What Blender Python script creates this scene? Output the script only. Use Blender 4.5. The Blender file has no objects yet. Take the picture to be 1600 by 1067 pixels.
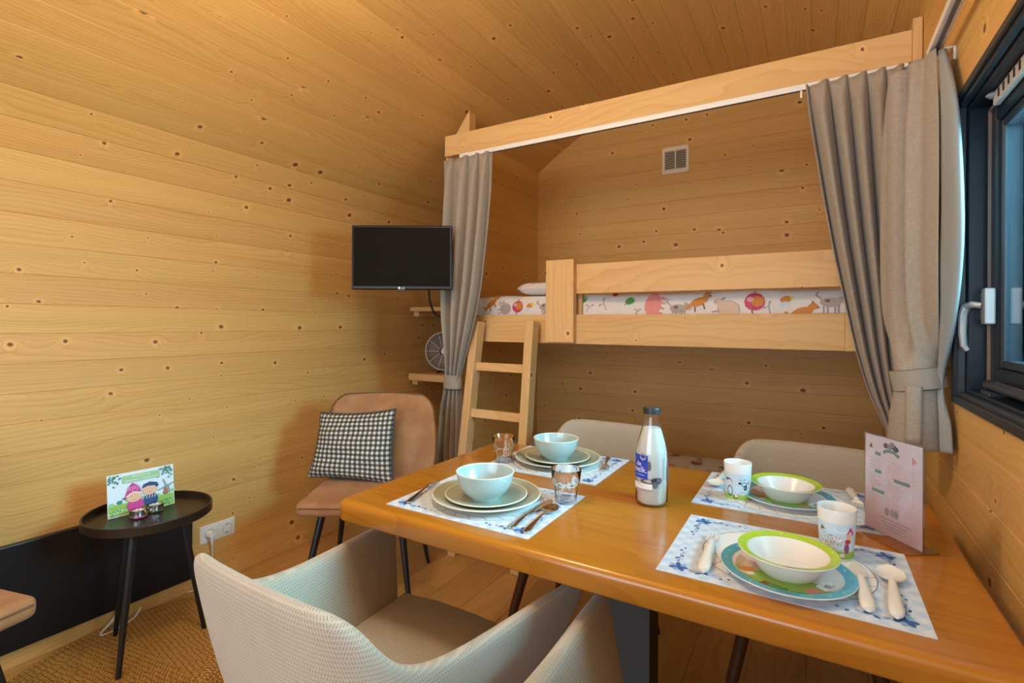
import bpy, bmesh, math, random
from mathutils import Vector, Matrix
from mathutils.geometry import tessellate_polygon

SC = bpy.context.scene
COL = SC.collection
random.seed(7)
PI = math.pi
R = math.radians

# ------------------------------------------------------------------ camera, world, light, exposure
EYE = 1.24
_A, _ROLL = R(30.6), .0055
_fw = Vector((-math.sin(_A), math.cos(_A), 0)); _rt = Vector((math.cos(_A), math.sin(_A), 0)); _up = Vector((0, 0, 1))
_x = (_rt + _up * _ROLL).normalized(); _y = (_up - _rt * _ROLL).normalized(); _z = -_fw
cd = bpy.data.cameras.new('camera'); cam = bpy.data.objects.new('camera', cd); COL.objects.link(cam)
cam.matrix_world = Matrix(((_x.x, _y.x, _z.x, 0), (_x.y, _y.y, _z.y, 0), (_x.z, _y.z, _z.z, EYE), (0, 0, 0, 1)))
cd.sensor_width = 36; cd.lens = 796 * 36 / 1600; cd.shift_y = -27.5 / 1600; cd.clip_start = .02
SC.camera = cam
SC.view_settings.view_transform = 'Standard'; SC.view_settings.look = 'None'
SC.view_settings.exposure = 0.85; SC.view_settings.gamma = 1.0; SC.view_settings.use_curve_mapping = False

w = bpy.data.worlds.new('sky'); SC.world = w; w.use_nodes = True
_nt = w.node_tree; _bg = _nt.nodes['Background']
_tc = _nt.nodes.new('ShaderNodeTexCoord'); _sx = _nt.nodes.new('ShaderNodeSeparateXYZ'); _rp = _nt.nodes.new('ShaderNodeValToRGB')
_nt.links.new(_tc.outputs['Generated'], _sx.inputs[0]); _nt.links.new(_sx.outputs[2], _rp.inputs[0]); _nt.links.new(_rp.outputs[0], _bg.inputs[0])
_rp.color_ramp.elements[0].color = (.10, .44, .74, 1); _rp.color_ramp.elements[1].color = (.13, .36, .80, 1); _bg.inputs[1].default_value = .75

def area(name, loc, target, sx, sy, power, col):
    l = bpy.data.lights.new(name, 'AREA'); l.shape = 'RECTANGLE'; l.size = sx; l.size_y = sy; l.energy = power; l.color = col
    o = bpy.data.objects.new(name, l); COL.objects.link(o); o.location = loc
    o.rotation_euler = (Vector(target) - Vector(loc)).to_track_quat('-Z', 'Y').to_euler()
    return o
# daylight through the glazed door behind the camera, daylight through the side window, a warm ceiling lamp
area('daylight_door', (-.75, -1.85, 1.5), (-.95, 2, 1.35), 2.0, 1.4, 27, (.88, .95, 1.0))
area('daylight_window', (1.25, 1.42, 1.85), (-2.5, .35, .75), 1.0, 1.0, 96, (1.0, .91, .85))
_l = bpy.data.lights.new('ceiling_lamp', 'POINT'); _l.shadow_soft_size = .16; _l.energy = 19; _l.color = (1.0, .84, .62)
_o = bpy.data.objects.new('ceiling_lamp', _l); COL.objects.link(_o); _o.location = (-.95, .75, 2.28)

# ------------------------------------------------------------------ node helpers
class G:
    def __init__(s, name):
        s.mat = bpy.data.materials.new(name); s.mat.use_nodes = True
        s.nt = s.mat.node_tree; s.b = s.nt.nodes['Principled BSDF']; s.out = s.nt.nodes['Material Output']
    def put(s, sock, v):
        if isinstance(v, bpy.types.NodeSocket): s.nt.links.new(v, sock)
        elif isinstance(v, (tuple, list)) and len(v) == 3 and sock.type == 'RGBA': sock.default_value = (*v, 1)
        else: sock.default_value = v
    def n(s, t, props=None, **ins):
        nd = s.nt.nodes.new('ShaderNode' + t)
        for k, v in (props or {}).items(): setattr(nd, k, v)
        for k, v in ins.items():
            k = k.replace('_', ' ')
            s.put(nd.inputs[int(k[1:])] if k[0] == 'i' and k[1:].isdigit() else nd.inputs[k], v)
        return nd
    def m(s, op, a, b=None, c=None, clamp=False):
        nd = s.nt.nodes.new('ShaderNodeMath'); nd.operation = op; nd.use_clamp = clamp
        for i, v in enumerate((a, b, c)):
            if v is not None: s.put(nd.inputs[i], v)
        return nd.outputs[0]
    def mix(s, f, a, b, mode='MIX'):
        nd = s.nt.nodes.new('ShaderNodeMix'); nd.data_type = 'RGBA'; nd.blend_type = mode
        s.put(nd.inputs[0], f); s.put(nd.inputs[6], a); s.put(nd.inputs[7], b)
        return nd.outputs[2]
    def xyz(s, v):
        o = s.n('SeparateXYZ', i0=v).outputs; return o[0], o[1], o[2]
    def comb(s, x, y, z):
        return s.n('CombineXYZ', i0=x, i1=y, i2=z).outputs[0]
    def smooth(s, v, lo, hi):
        nd = s.n('MapRange', {'interpolation_type': 'SMOOTHSTEP'}, i0=v, i1=lo, i2=hi); return nd.outputs[0]
    def set(s, **k):
        for a, v in k.items(): s.put(s.b.inputs[a.replace('_', ' ')], v)
        return s
    def bump(s, h, strength=.3, dist=.002):
        nd = s.n('Bump', Strength=strength, Distance=dist, Height=h); s.nt.links.new(nd.outputs[0], s.b.inputs['Normal'])

def flat(name, col, rough=.5, metal=0., **k):
    g = G(name); g.set(Base_Color=col, Roughness=rough, Metallic=metal, **k); return g.mat

def wood(name, light, mid, dark, axis='Y', rough=.5, knots=.5, ring=60., spread=.22, knot=(.105, .042, .016), coat=0.):
    g = G(name)
    tc = g.n('TexCoord').outputs['Object']; x, y, z = g.xyz(tc)
    l, a, b = {'Y': (y, x, z), 'X': (x, y, z), 'Z': (z, x, y)}[axis]
    rnd = g.n('ObjectInfo').outputs['Random']
    l = g.m('ADD', l, g.m('MULTIPLY', rnd, 61.7)); a0 = g.m('ADD', a, g.m('MULTIPLY', rnd, 17.3))
    ab = g.m('ADD', a0, g.m('MULTIPLY', b, .7))
    lf = g.n('TexNoise', {'noise_dimensions': '2D'}, Vector=g.comb(g.m('MULTIPLY', l, .9), g.m('MULTIPLY', ab, 5.5), 0), Scale=1., Detail=2.).outputs[0]
    # knots
    kv = g.n('TexVoronoi', {'voronoi_dimensions': '2D', 'feature': 'F1'}, Vector=g.comb(g.m('MULTIPLY', l, .85), ab, 0), Scale=6.6)
    kd = kv.outputs['Distance']; kc = g.xyz(kv.outputs['Color'])
    has = g.m('GREATER_THAN', kc[0], 1 - knots)
    kr = g.m('ADD', g.m('MULTIPLY', g.m('MULTIPLY', kc[1], kc[1]), .075), .022)
    kn = g.n('TexNoise', {'noise_dimensions': '2D'}, Vector=g.comb(l, ab, 0), Scale=140., Detail=1.).outputs[0]
    kdn = g.m('ADD', kd, g.m('MULTIPLY', g.m('SUBTRACT', kn, .5), .02))
    core = g.m('MULTIPLY', has, g.m('SUBTRACT', 1., g.smooth(g.m('DIVIDE', kdn, kr), .55, 1.05)))
    halo = g.m('MULTIPLY', has, g.m('SUBTRACT', 1., g.smooth(g.m('DIVIDE', kdn, kr), .9, 3.2)))
    pull = g.m('MULTIPLY', has, g.m('EXPONENT', g.m('MULTIPLY', kd, -11.)))
    # rings and streaks
    ph = g.m('ADD', g.m('MULTIPLY', ab, ring), g.m('ADD', g.m('MULTIPLY', lf, 9.), g.m('MULTIPLY', pull, 4.)))
    rg = g.m('FRACT', ph)
    rg = g.m('POWER', rg, 2.5)
    st = g.n('TexNoise', {'noise_dimensions': '2D'}, Vector=g.comb(g.m('MULTIPLY', l, 2.5), g.m('MULTIPLY', ab, 260.), 0), Scale=1., Detail=3.).outputs[0]
    bd = g.n('TexNoise', {'noise_dimensions': '2D'}, Vector=g.comb(g.m('MULTIPLY', l, .7), g.m('MULTIPLY', ab, 22.), 0), Scale=1., Detail=2.).outputs[0]
    f = g.m('ADD', g.m('MULTIPLY', rg, .56), g.m('ADD', g.m('MULTIPLY', g.m('SUBTRACT', st, .5), .45), g.m('MULTIPLY', g.m('SUBTRACT', bd, .40), .9)), clamp=True)
    c = g.mix(f, light, mid)
    c = g.mix(g.m('MULTIPLY', halo, .75), c, tuple(min(1, q * 1.25) for q in light))
    hl = g.m('MULTIPLY', g.m('SUBTRACT', halo, core), g.m('MULTIPLY', rg, .5))
    c = g.mix(hl, c, dark)
    c = g.mix(g.m('MULTIPLY', core, .9), c, knot)
    rv = g.m('ADD', 1 - spread / 2, g.m('MULTIPLY', g.m('FRACT', g.m('MULTIPLY', rnd, 7.13)), spread))
    c = g.n('HueSaturation', Hue=g.m('ADD', .497, g.m('MULTIPLY', g.m('FRACT', g.m('MULTIPLY', rnd, 13.7)), .007)), Saturation=1., Value=rv, Color=c).outputs[0]
    g.set(Base_Color=c, Roughness=rough, Specular_IOR_Level=.5 if coat else .28)
    if coat: g.set(Coat_Weight=coat, Coat_Roughness=.12)
    g.bump(g.m('ADD', f, g.m('MULTIPLY', core, .6)), .12, .001)
    return g.mat

PL, PM, PD = (.72, .435, .150), (.585, .315, .080), (.36, .16, .035)
M_PINE = wood('pine_boarding', PL, PM, PD, 'Y', knots=.72, spread=.10)
LL, LM, LD = (.74, .47, .21), (.62, .345, .125), (.42, .2, .06)
M_PX = wood('pine_timber_along_x', LL, LM, LD, 'X', knots=.55, ring=34, spread=.1)
M_PY = wood('pine_timber_along_y', LL, LM, LD, 'Y', knots=.38, ring=34, spread=.1)
M_PZ = wood('pine_timber_along_z', LL, LM, LD, 'Z', knots=.38, ring=34, spread=.1)
M_TABLE = wood('table_wood', (.46, .175, .012), (.36, .12, .007), (.20, .06, .006), 'X', rough=.26, knots=.03, ring=22, spread=0., coat=.35)
M_FLOOR = wood('oak_floor', (.56, .325, .115), (.44, .235, .072), (.22, .10, .028), 'Y', rough=.38, knots=.08, ring=28, spread=.25)
M_LEG = wood('walnut_leg', (.12, .045, .016), (.08, .028, .01), (.04, .012, .005), 'Z', rough=.35, knots=0, ring=40, spread=.0)
M_SEAM = flat('dark_seam', (.16, .075, .022), .9)
M_BLACK = flat('black_metal', (.012, .013, .016), .38)
M_PANEL = flat('black_panel', (.008, .012, .017), .32)
M_WFRAME = flat('anthracite_frame', (.008, .016, .026), .36, Specular_IOR_Level=.35)
M_WFRAME2 = flat('anthracite_rail', (.020, .030, .042), .4)
M_STEEL = flat('steel', (.62, .60, .57), .18, 1.)
M_SILVER = flat('silver_handle', (.42, .43, .44), .45, .6)
M_WHITE = flat('white_plastic', (.86, .86, .85), .35)
M_CREAM = flat('cream_vent', (.84, .76, .66), .5)
M_DARK = flat('dark_void', (.015, .010, .007), .8)
M_CORDW = flat('white_cord', (.75, .74, .72), .45)
M_GLAZE = flat('pale_blue_glaze', (.40, .505, .505), .22, Coat_Weight=.4)
M_PLATE = flat('sage_glaze', (.36, .40, .31), .28, Coat_Weight=.3)
M_RIM = flat('cream_rim', (.76, .70, .58), .3)
M_MEL = flat('white_melamine', (.78, .77, .75), .25)
M_LIME = flat('lime_rim', (.42, .62, .035), .3)
M_AQUA = flat('aqua_rim', (.055, .42, .62), .3)
M_MILK = flat('milk', (.85, .84, .79), .35)
M_WAX = flat('wax', (.80, .74, .66), .5)
M_ALU = flat('aluminium_cup', (.70, .71, .74), .28, 1.)

def glass(name, col=(1, 1, 1), rough=0., ior=1.45):
    g = G(name); g.set(Base_Color=col, Roughness=rough, IOR=ior, Transmission_Weight=1.); return g.mat
M_GLASS = glass('clear_glass', (.985, .99, .99))
M_ACRYL = glass('acrylic', (.97, .96, .98), ior=1.3)
def pane_mat():
    g = G('window_pane'); nt = g.nt
    tr = g.n('BsdfTransparent', Color=(.52, .84, .96)); gl = g.n('BsdfGlossy', Color=(1, 1, 1), Roughness=.02)
    fr = g.n('Fresnel', IOR=1.5); mx = g.n('MixShader')
    nt.links.new(fr.outputs[0], mx.inputs[0]); nt.links.new(tr.outputs[0], mx.inputs[1]); nt.links.new(gl.outputs[0], mx.inputs[2])
    nt.links.new(mx.outputs[0], g.out.inputs[0]); return g.mat
M_PANE = pane_mat()

def fabric(name, col, col2, scale=900., rough=.9):
    g = G(name); tc = g.n('TexCoord').outputs['Object']; x, y, z = g.xyz(tc)
    a = g.n('TexNoise', Vector=g.comb(g.m('MULTIPLY', x, 1.), g.m('MULTIPLY', y, 1.), g.m('MULTIPLY', z, .06)), Scale=scale, Detail=1.).outputs[0]
    b = g.n('TexNoise', Vector=g.comb(g.m('MULTIPLY', x, .06), g.m('MULTIPLY', y, .06), z), Scale=scale, Detail=1.).outputs[0]
    f = g.smooth(g.m('ADD', g.m('MULTIPLY', a, .5), g.m('MULTIPLY', b, .5)), .35, .65)
    g.set(Base_Color=g.mix(f, col, col2), Roughness=rough, Sheen_Weight=.15); g.bump(f, .25, .001); return g.mat
M_CURT = fabric('curtain_linen', (.40, .345, .285), (.30, .255, .21))
M_LINING = flat('curtain_lining', (.29, .31, .315), .85)

def weave():
    g = G('perforated_weave'); uv = g.n('TexCoord').outputs['UV']; u, v, _ = g.xyz(uv)
    # rows of short slanted dark dashes, each row shifted by half a step
    row = g.m('MULTIPLY', v, 125.); ri = g.m('FLOOR', row); rf = g.m('FRACT', row)
    wob = g.n('TexNoise', {'noise_dimensions': '2D'}, Vector=g.comb(g.m('MULTIPLY', u, 9.), g.m('MULTIPLY', v, 9.), 0), Scale=1., Detail=0.).outputs[0]
    cu = g.m('ADD', g.m('MULTIPLY', u, 170.), g.m('ADD', g.m('MULTIPLY', ri, .5), g.m('MULTIPLY', g.m('MULTIPLY', rf, .9), g.m('SUBTRACT', g.m('MULTIPLY', g.m('GREATER_THAN', wob, .5), 2.), 1.))))
    cf = g.m('FRACT', cu)
    d1 = g.m('SUBTRACT', 1., g.smooth(g.m('ABSOLUTE', g.m('SUBTRACT', cf, .5)), .12, .26))
    d2 = g.m('SUBTRACT', 1., g.smooth(g.m('ABSOLUTE', g.m('SUBTRACT', rf, .5)), .24, .40))
    d = g.m('MULTIPLY', d1, d2)
    nz = g.n('TexNoise', Vector=uv, Scale=14., Detail=3.).outputs[0]
    base = g.mix(nz, (.53, .475, .395), (.455, .40, .325))
    c = g.mix(g.m('MULTIPLY', d, .62), base, (.20, .165, .125))
    g.set(Base_Color=c, Roughness=.85, Sheen_Weight=.2); g.bump(g.m('SUBTRACT', 1., d), .35, .0015); return g.mat
M_WEAVE = weave()

def suede():
    g = G('brown_suede'); tc = g.n('TexCoord').outputs['Object']
    n1 = g.n('TexNoise', Vector=tc, Scale=7., Detail=5., Roughness=.6).outputs[0]; n2 = g.n('TexNoise', Vector=tc, Scale=260., Detail=2.).outputs[0]
    c = g.mix(g.smooth(n1, .32, .68), (.32, .135, .047), (.45, .22, .095))
    g.set(Base_Color=g.mix(g.m('MULTIPLY', n2, .3), c, (.42, .23, .11)), Roughness=.72, Sheen_Weight=.08); g.bump(n2, .15, .001); return g.mat
M_SUEDE = suede()
M_PIPE = flat('suede_piping', (.16, .07, .03), .7)

def gingham():
    g = G('black_white_gingham'); uv = g.n('TexCoord').outputs['UV']; u, v, _ = g.xyz(uv)
    su = g.m('GREATER_THAN', g.m('FRACT', g.m('MULTIPLY', u, 17.)), .5); sv = g.m('GREATER_THAN', g.m('FRACT', g.m('MULTIPLY', v, 15.)), .5)
    s = g.m('MULTIPLY', g.m('ADD', su, sv), .5)
    r = g.n('ValToRGB', Fac=s); e = r.color_ramp.elements; r.color_ramp.interpolation = 'CONSTANT'
    e[0].color = (.70, .64, .52, 1); e[1].position = .75; e[1].color = (.030, .036, .040, 1)
    k = e.new(.25); k.color = (.15, .155, .145, 1)
    g.set(Base_Color=r.outputs[0], Roughness=.9); return g.mat
M_GING = gingham()

def jute():
    g = G('woven_jute'); tc = g.n('TexCoord').outputs['Object']; x, y, _ = g.xyz(tc)
    r_ = g.m('SQRT', g.m('ADD', g.m('MULTIPLY', x, x), g.m('MULTIPLY', y, y))); a_ = g.m('ARCTAN2', y, x)
    q = g.m('MULTIPLY', r_, 46 / .66 * 2); ri = g.m('FLOOR', q); rf = g.m('FRACT', q)
    n1 = g.n('TexNoise', Vector=tc, Scale=120., Detail=3.).outputs[0]; n2 = g.n('TexNoise', Vector=tc, Scale=7., Detail=2.).outputs[0]
    u = g.m('FRACT', g.m('ADD', g.m('MULTIPLY', a_, g.m('ROUND', g.m('MULTIPLY', ri, .42))), g.m('ADD', g.m('MULTIPLY', ri, .5), g.m('MULTIPLY', n2, .35))))
    d = g.m('MULTIPLY', g.smooth(g.m('ABSOLUTE', g.m('SUBTRACT', rf, .5)), .48, .25), g.smooth(g.m('ABSOLUTE', g.m('SUBTRACT', u, .5)), .5, .25))
    f = g.m('ADD', g.m('MULTIPLY', d, .75), g.m('MULTIPLY', g.m('SUBTRACT', n1, .35), .5), clamp=True)
    c = g.mix(f, (.21, .10, .02), (.72, .43, .105))
    g.set(Base_Color=g.mix(g.m('MULTIPLY', n2, .35), c, (.30, .155, .03)), Roughness=.9); g.bump(f, .8, .004); return g.mat
M_JUTE = jute()

def mat_print():
    g = G('placemat_paper'); uv = g.n('TexCoord').outputs['Object']; x, y, _ = g.xyz(uv)
    fx = g.m('GREATER_THAN', g.m('FRACT', g.m('MULTIPLY', g.m('ADD', x, y), 26.)), .5); fy = g.m('GREATER_THAN', g.m('FRACT', g.m('MULTIPLY', g.m('SUBTRACT', x, y), 26.)), .5)
    s = g.m('MULTIPLY', g.m('ADD', fx, fy), .5)
    g.set(Base_Color=g.mix(s, (.68, .74, .82), (.49, .62, .79)), Roughness=.5); return g.mat
M_MAT = mat_print()
M_DELFT = flat('delft_blue_ink', (.035, .11, .36), .5)
M_DELFT2 = flat('pale_blue_ink', (.24, .42, .72), .5)
M_INK = flat('outline_ink', (.045, .05, .13), .5)
M_BEDW = flat('white_bedding', (.78, .75, .74), .8)
def ink(n, c): return flat(n, c, .6)
K = {k: ink(k + '_print', c) for k, c in dict(
    pink=(.75, .28, .25), magenta=(.60, .05, .16), orange=(.62, .23, .03), brown=(.22, .09, .03), cream=(.66, .50, .40), grey=(.42, .36, .33), green=(.10, .30, .05),
    red=(.55, .04, .04), sky=(.55, .72, .84), grass=(.30, .50, .07), black=(.025, .025, .035), white=(.82, .82, .82), navy=(.025, .06, .20), skin=(.80, .48, .33), fuchsia=(.58, .05, .28),
    purple=(.28, .08, .24), blue=(.01, .05, .55), leaf=(.05, .25, .20), sage=(.33, .58, .30), teal=(.22, .36, .34), pale_pink=(.74, .58, .62), lilac=(.72, .68, .80), silver=(.40, .40, .42),
    yellow=(.75, .60, .10), mill=(.50, .13, .09), cloud=(.72, .82, .92), slate=(.10, .10, .13), rose=(.70, .40, .42), taupe=(.36, .31, .33)).items()}

# ------------------------------------------------------------------ mesh helpers
class MB:
    def __init__(s): s.v = []; s.f = []; s.mi = []; s.uv = []; s.cur = 0
    def vert(s, p, uv=(0, 0)): s.v.append(tuple(p)); s.uv.append(uv); return len(s.v) - 1
    def face(s, ids): s.f.append(tuple(ids)); s.mi.append(s.cur)
    def box(s, x0, x1, y0, y1, z0, z1, bev=0., seg=2):
        if bev <= 0:
            i = [s.vert((x, y, z)) for z in (z0, z1) for y in (y0, y1) for x in (x0, x1)]
            for q in ((0, 2, 3, 1), (4, 5, 7, 6), (0, 1, 5, 4), (2, 6, 7, 3), (0, 4, 6, 2), (1, 3, 7, 5)): s.face([i[k] for k in q])
            return s
        bm = bmesh.new(); bmesh.ops.create_cube(bm, size=1.)
        bmesh.ops.scale(bm, vec=(x1 - x0, y1 - y0, z1 - z0), verts=bm.verts); bmesh.ops.translate(bm, vec=((x0 + x1) / 2, (y0 + y1) / 2, (z0 + z1) / 2), verts=bm.verts)
        bmesh.ops.bevel(bm, geom=bm.edges[:], offset=bev, segments=seg, profile=.5, affect='EDGES')
        s.add_bm(bm); return s
    def add_bm(s, bm):
        o = len(s.v); bm.verts.ensure_lookup_table(); bm.verts.index_update()
        for v in bm.verts: s.vert(v.co)
        for f in bm.faces: s.face([o + v.index for v in f.verts])
        bm.free()
    def lathe(s, prof, n=40, c=(0, 0, 0), rad=None, a0=0., a1=2 * PI):
        full = abs(a1 - a0 - 2 * PI) < 1e-6; m = n if full else n + 1; o = len(s.v)
        for r_, z in prof:
            for k in range(m):
                t = a0 + (a1 - a0) * k / n; q = r_ if rad is None else rad(r_, z, t)
                s.vert((c[0] + q * math.cos(t), c[1] + q * math.sin(t), c[2] + z))
        for i in range(len(prof) - 1):
            for k in range(n):
                k2 = (k + 1) % m; s.face((o + i * m + k, o + i * m + k2, o + (i + 1) * m + k2, o + (i + 1) * m + k))
        if full and len(prof) > 2 and prof[0][0] > 1e-6 and prof[-1][0] > 1e-6:
            i = len(prof) - 1
            for k in range(n): s.face((o + i * m + k, o + i * m + (k + 1) % m, o + (k + 1) % m, o + k))
        return s
    def tube(s, pts, r, n=10, closed=False, cap=True, sq=None):
        P = [Vector(p) for p in pts]; m = len(P); rs = r if isinstance(r, (list, tuple)) else [r] * m
        o = len(s.v); prev = None
        for i, p in enumerate(P):
            t = (P[(i + 1) % m] - P[i - 1]) if closed else (P[min(i + 1, m - 1)] - P[max(i - 1, 0)])
            t.normalize()
            if prev is None: a = t.cross(Vector((0, 0, 1)) if abs(t.z) < .9 else Vector((1, 0, 0))).normalized()
            else:
                a = prev - t * prev.dot(t)
                a.normalize()
            prev = a; b = t.cross(a)
            for k in range(n):
                q = 2 * PI * k / n + (PI / 4 if n == 4 else 0); s.vert(p + (a * math.cos(q) + b * math.sin(q) * (sq or 1.)) * rs[i])
        for i in range(m if closed else m - 1):
            j = (i + 1) % m
            for k in range(n): s.face((o + i * n + k, o + i * n + (k + 1) % n, o + j * n + (k + 1) % n, o + j * n + k))
        if cap and not closed:
            s.face([o + k for k in range(n)][::-1]); s.face([o + (m - 1) * n + k for k in range(n)])
        return s
    def grid(s, nu, nv, fn, wrap_u=False, uvf=None):
        o = len(s.v); cols = nu if wrap_u else nu + 1
        for j in range(nv + 1):
            for i in range(cols):
                s.vert(fn(i / nu, j / nv), uvf(i / nu, j / nv) if uvf else (i / nu, j / nv))
        for j in range(nv):
            for i in range(nu):
                i2 = (i + 1) % cols; s.face((o + j * cols + i, o + j * cols + i2, o + (j + 1) * cols + i2, o + (j + 1) * cols + i))
        return s
    def prism(s, poly, h0, h1, f=lambda x, y, h: (x, y, h)):
        o = len(s.v); n = len(poly)
        for h in (h0, h1):
            for x, y in poly: s.vert(f(x, y, h))
        s.face([o + k for k in range(n)][::-1]); s.face([o + n + k for k in range(n)])
        for k in range(n): s.face((o + k, o + (k + 1) % n, o + n + (k + 1) % n, o + n + k))
        return s
    def build(s, name, mat, parent=None, smooth=None, loc=None, rot=None, sub=0, solid=0., uv=False):
        me = bpy.data.meshes.new(name); me.from_pydata(s.v, [], s.f)
        for m_ in (mat if isinstance(mat, list) else [mat]): me.materials.append(m_)
        if isinstance(mat, list): me.polygons.foreach_set('material_index', s.mi)
        if uv:
            l = me.uv_layers.new(name='UVMap')
            for lp in me.loops: l.data[lp.index].uv = s.uv[lp.vertex_index]
        bm = bmesh.new(); bm.from_mesh(me); bmesh.ops.recalc_face_normals(bm, faces=bm.faces[:]); bm.to_mesh(me); bm.free()
        if smooth is not None:
            me.polygons.foreach_set('use_smooth', [True] * len(me.polygons))
            if smooth < 180: me.set_sharp_from_angle(angle=R(smooth))
        me.update()
        o = bpy.data.objects.new(name, me); COL.objects.link(o)
        if solid:
            md = o.modifiers.new('thickness', 'SOLIDIFY'); md.thickness = solid; md.offset = 0
        if sub:
            md = o.modifiers.new('smooth', 'SUBSURF'); md.levels = sub; md.render_levels = sub
        if parent: o.parent = parent
        if loc: o.location = loc
        if rot: o.rotation_euler = rot
        return o

def tag(o, label=None, cat=None, group=None, kind=None):
    if label: o['label'] = label
    if cat: o['category'] = cat
    if group: o['group'] = group
    if kind: o['kind'] = kind
    return o
def empty(name, loc=(0, 0, 0), rz=0.):
    o = bpy.data.objects.new(name, None); COL.objects.link(o); o.location = loc; o.rotation_euler = (0, 0, rz); o.empty_display_size = .05; return o
def thing(name, label, cat, loc=(0, 0, 0), rz=0., group=None): return tag(empty(name, loc, rz), label, cat, group)
def kids(o): return [c for c in bpy.data.objects if c.parent == o]
def copy_tree(o, parent=None):
    c = o.copy(); COL.objects.link(c)
    if parent: c.parent = parent
    for ch in kids(o): copy_tree(ch, c)
    return c
def dup(o, label, loc, rz=None, group=None):
    c = copy_tree(o); c.location = loc; c['label'] = label
    if rz is not None: c.rotation_euler = (0, 0, rz)
    if group: c['group'] = group
    return c
def cr(pts, n):
    """Catmull-Rom through pts, n samples"""
    P = [Vector(p) for p in pts]; P = [2 * P[0] - P[1]] + P + [2 * P[-1] - P[-2]]; out = []; m = len(P) - 3
    for k in range(n):
        t = k / (n - 1) * m; i = min(int(t), m - 1); t -= i; a, b, c, d = P[i:i + 4]
        out.append(.5 * (2 * b + (c - a) * t + (2 * a - 5 * b + 4 * c - d) * t * t + (3 * b - a - 3 * c + d) * t ** 3))
    return out
def ell(cx, cy, rx, ry=None, rot=0., n=18):
    ry = rx if ry is None else ry; c, s = math.cos(rot), math.sin(rot)
    return [(cx + rx * math.cos(2 * PI * k / n) * c - ry * math.sin(2 * PI * k / n) * s, cy + rx * math.cos(2 * PI * k / n) * s + ry * math.sin(2 * PI * k / n) * c) for k in range(n)]
def rect(x0, y0, x1, y1, nx=1):
    return [(x0 + (x1 - x0) * k / nx, y0) for k in range(nx + 1)] + [(x1 - (x1 - x0) * k / nx, y1) for k in range(nx + 1)]
def xf(poly, cx, cy, s, rot=0.):
    c, q = math.cos(rot), math.sin(rot); return [(cx + s * (x * c - y * q), cy + s * (x * q + y * c)) for x, y in poly]
class Print:
    """flat print: 2D polygons laid on a surface by the mapping f(x, y, height)"""
    def __init__(s, f): s.f = f; s.mb = MB(); s.mats = []; s.h = 0
    def add(s, poly, mat, lift=None):
        if mat not in s.mats: s.mats.append(mat)
        s.mb.cur = s.mats.index(mat); s.h += 1; h = .00025 + .00003 * s.h if lift is None else lift
        o = len(s.mb.v)
        for x, y in poly: s.mb.vert(s.f(x, y, h))
        for t in tessellate_polygon([[Vector((x, y, 0)) for x, y in poly]]): s.mb.face([o + k for k in t])
    def line(s, pts, wd, mat):
        h = s.h
        for a, b in zip(pts[:-1], pts[1:]):
            d = (Vector(b) - Vector(a))
            if d.length < 1e-7: continue
            d = d.normalized() * wd / 2; n = Vector((-d.y, d.x)); s.h = h
            s.add([(a[0] - d.x + n.x, a[1] - d.y + n.y), (a[0] - d.x - n.x, a[1] - d.y - n.y), (b[0] + d.x - n.x, b[1] + d.y - n.y), (b[0] + d.x + n.x, b[1] + d.y + n.y)], mat)
    def strip(s, x0, y0, x1, y1, mat, n=16):
        h = s.h
        for k in range(n):
            s.h = h; s.add(rect(x0 + (x1 - x0) * k / n, y0, x0 + (x1 - x0) * (k + 1) / n, y1), mat)
    def text(s, body, size, cx, cy, mat, align='CENTER', rot=0.):
        cu = bpy.data.curves.new('text', 'FONT'); cu.body = body; cu.size = size; cu.align_x = align; cu.resolution_u = 3
        ob = bpy.data.objects.new('text', cu); COL.objects.link(ob); dg = bpy.context.evaluated_depsgraph_get(); dg.update()
        me = bpy.data.meshes.new_from_object(ob.evaluated_get(dg))
        if mat not in s.mats: s.mats.append(mat)
        s.mb.cur = s.mats.index(mat); s.h += 1; h = .00025 + .00003 * s.h; o = len(s.mb.v); c, q = math.cos(rot), math.sin(rot)
        for v in me.vertices: s.mb.vert(s.f(cx + v.co.x * c - v.co.y * q, cy + v.co.x * q + v.co.y * c, h))
        for p in me.polygons: s.mb.face([o + k for k in p.vertices])
        bpy.data.objects.remove(ob); bpy.data.curves.remove(cu); bpy.data.meshes.remove(me)
    def build(s, name, parent): return tag(s.mb.build(name, s.mats, parent), kind='stuff')

# ------------------------------------------------------------------ the room: arch profile (x, z), left wall up over the ceiling to the right wall
XA, XR, YB, YE = -1.81, .33, 2.29, 3.44
PW = .1105
PROF = cr([(-2.462, -.02), (-2.487, .3), (-2.515, .8), (-2.525, 1.2), (-2.510, 1.5), (-2.47, 1.74), (-2.385, 1.95), (-2.23, 2.09), (-2.03, 2.232), (-1.81, 2.387), (-1.62, 2.515), (-1.40, 2.635), (-1.09, 2.752), (-.74, 2.80),
           (-.39, 2.752), (-.08, 2.635), (.14, 2.515), (.33, 2.387), (.50, 2.268)], 1400)
def prof_x(z):
    for p in PROF:
        if p.y >= z: return p.x
    return PROF[0].x
def plank_mesh(name, wd, ln, th=.012, ch=.0019):
    h = wd / 2; m = MB()
    sec = [(-h, -th), (-h, -ch), (-h + ch, 0), (h - ch, 0), (h, -ch), (h, -th)]
    m.prism([(x, z) for x, z in sec], 0, ln, lambda x, z, y: (x, y, z))
    me = bpy.data.meshes.new(name); me.from_pydata(m.v, [], m.f); me.materials.append(M_PINE); me.update()
    bm = bmesh.new(); bm.from_mesh(me); bmesh.ops.recalc_face_normals(bm, faces=bm.faces[:]); bm.to_mesh(me); bm.free(); return me
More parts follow.
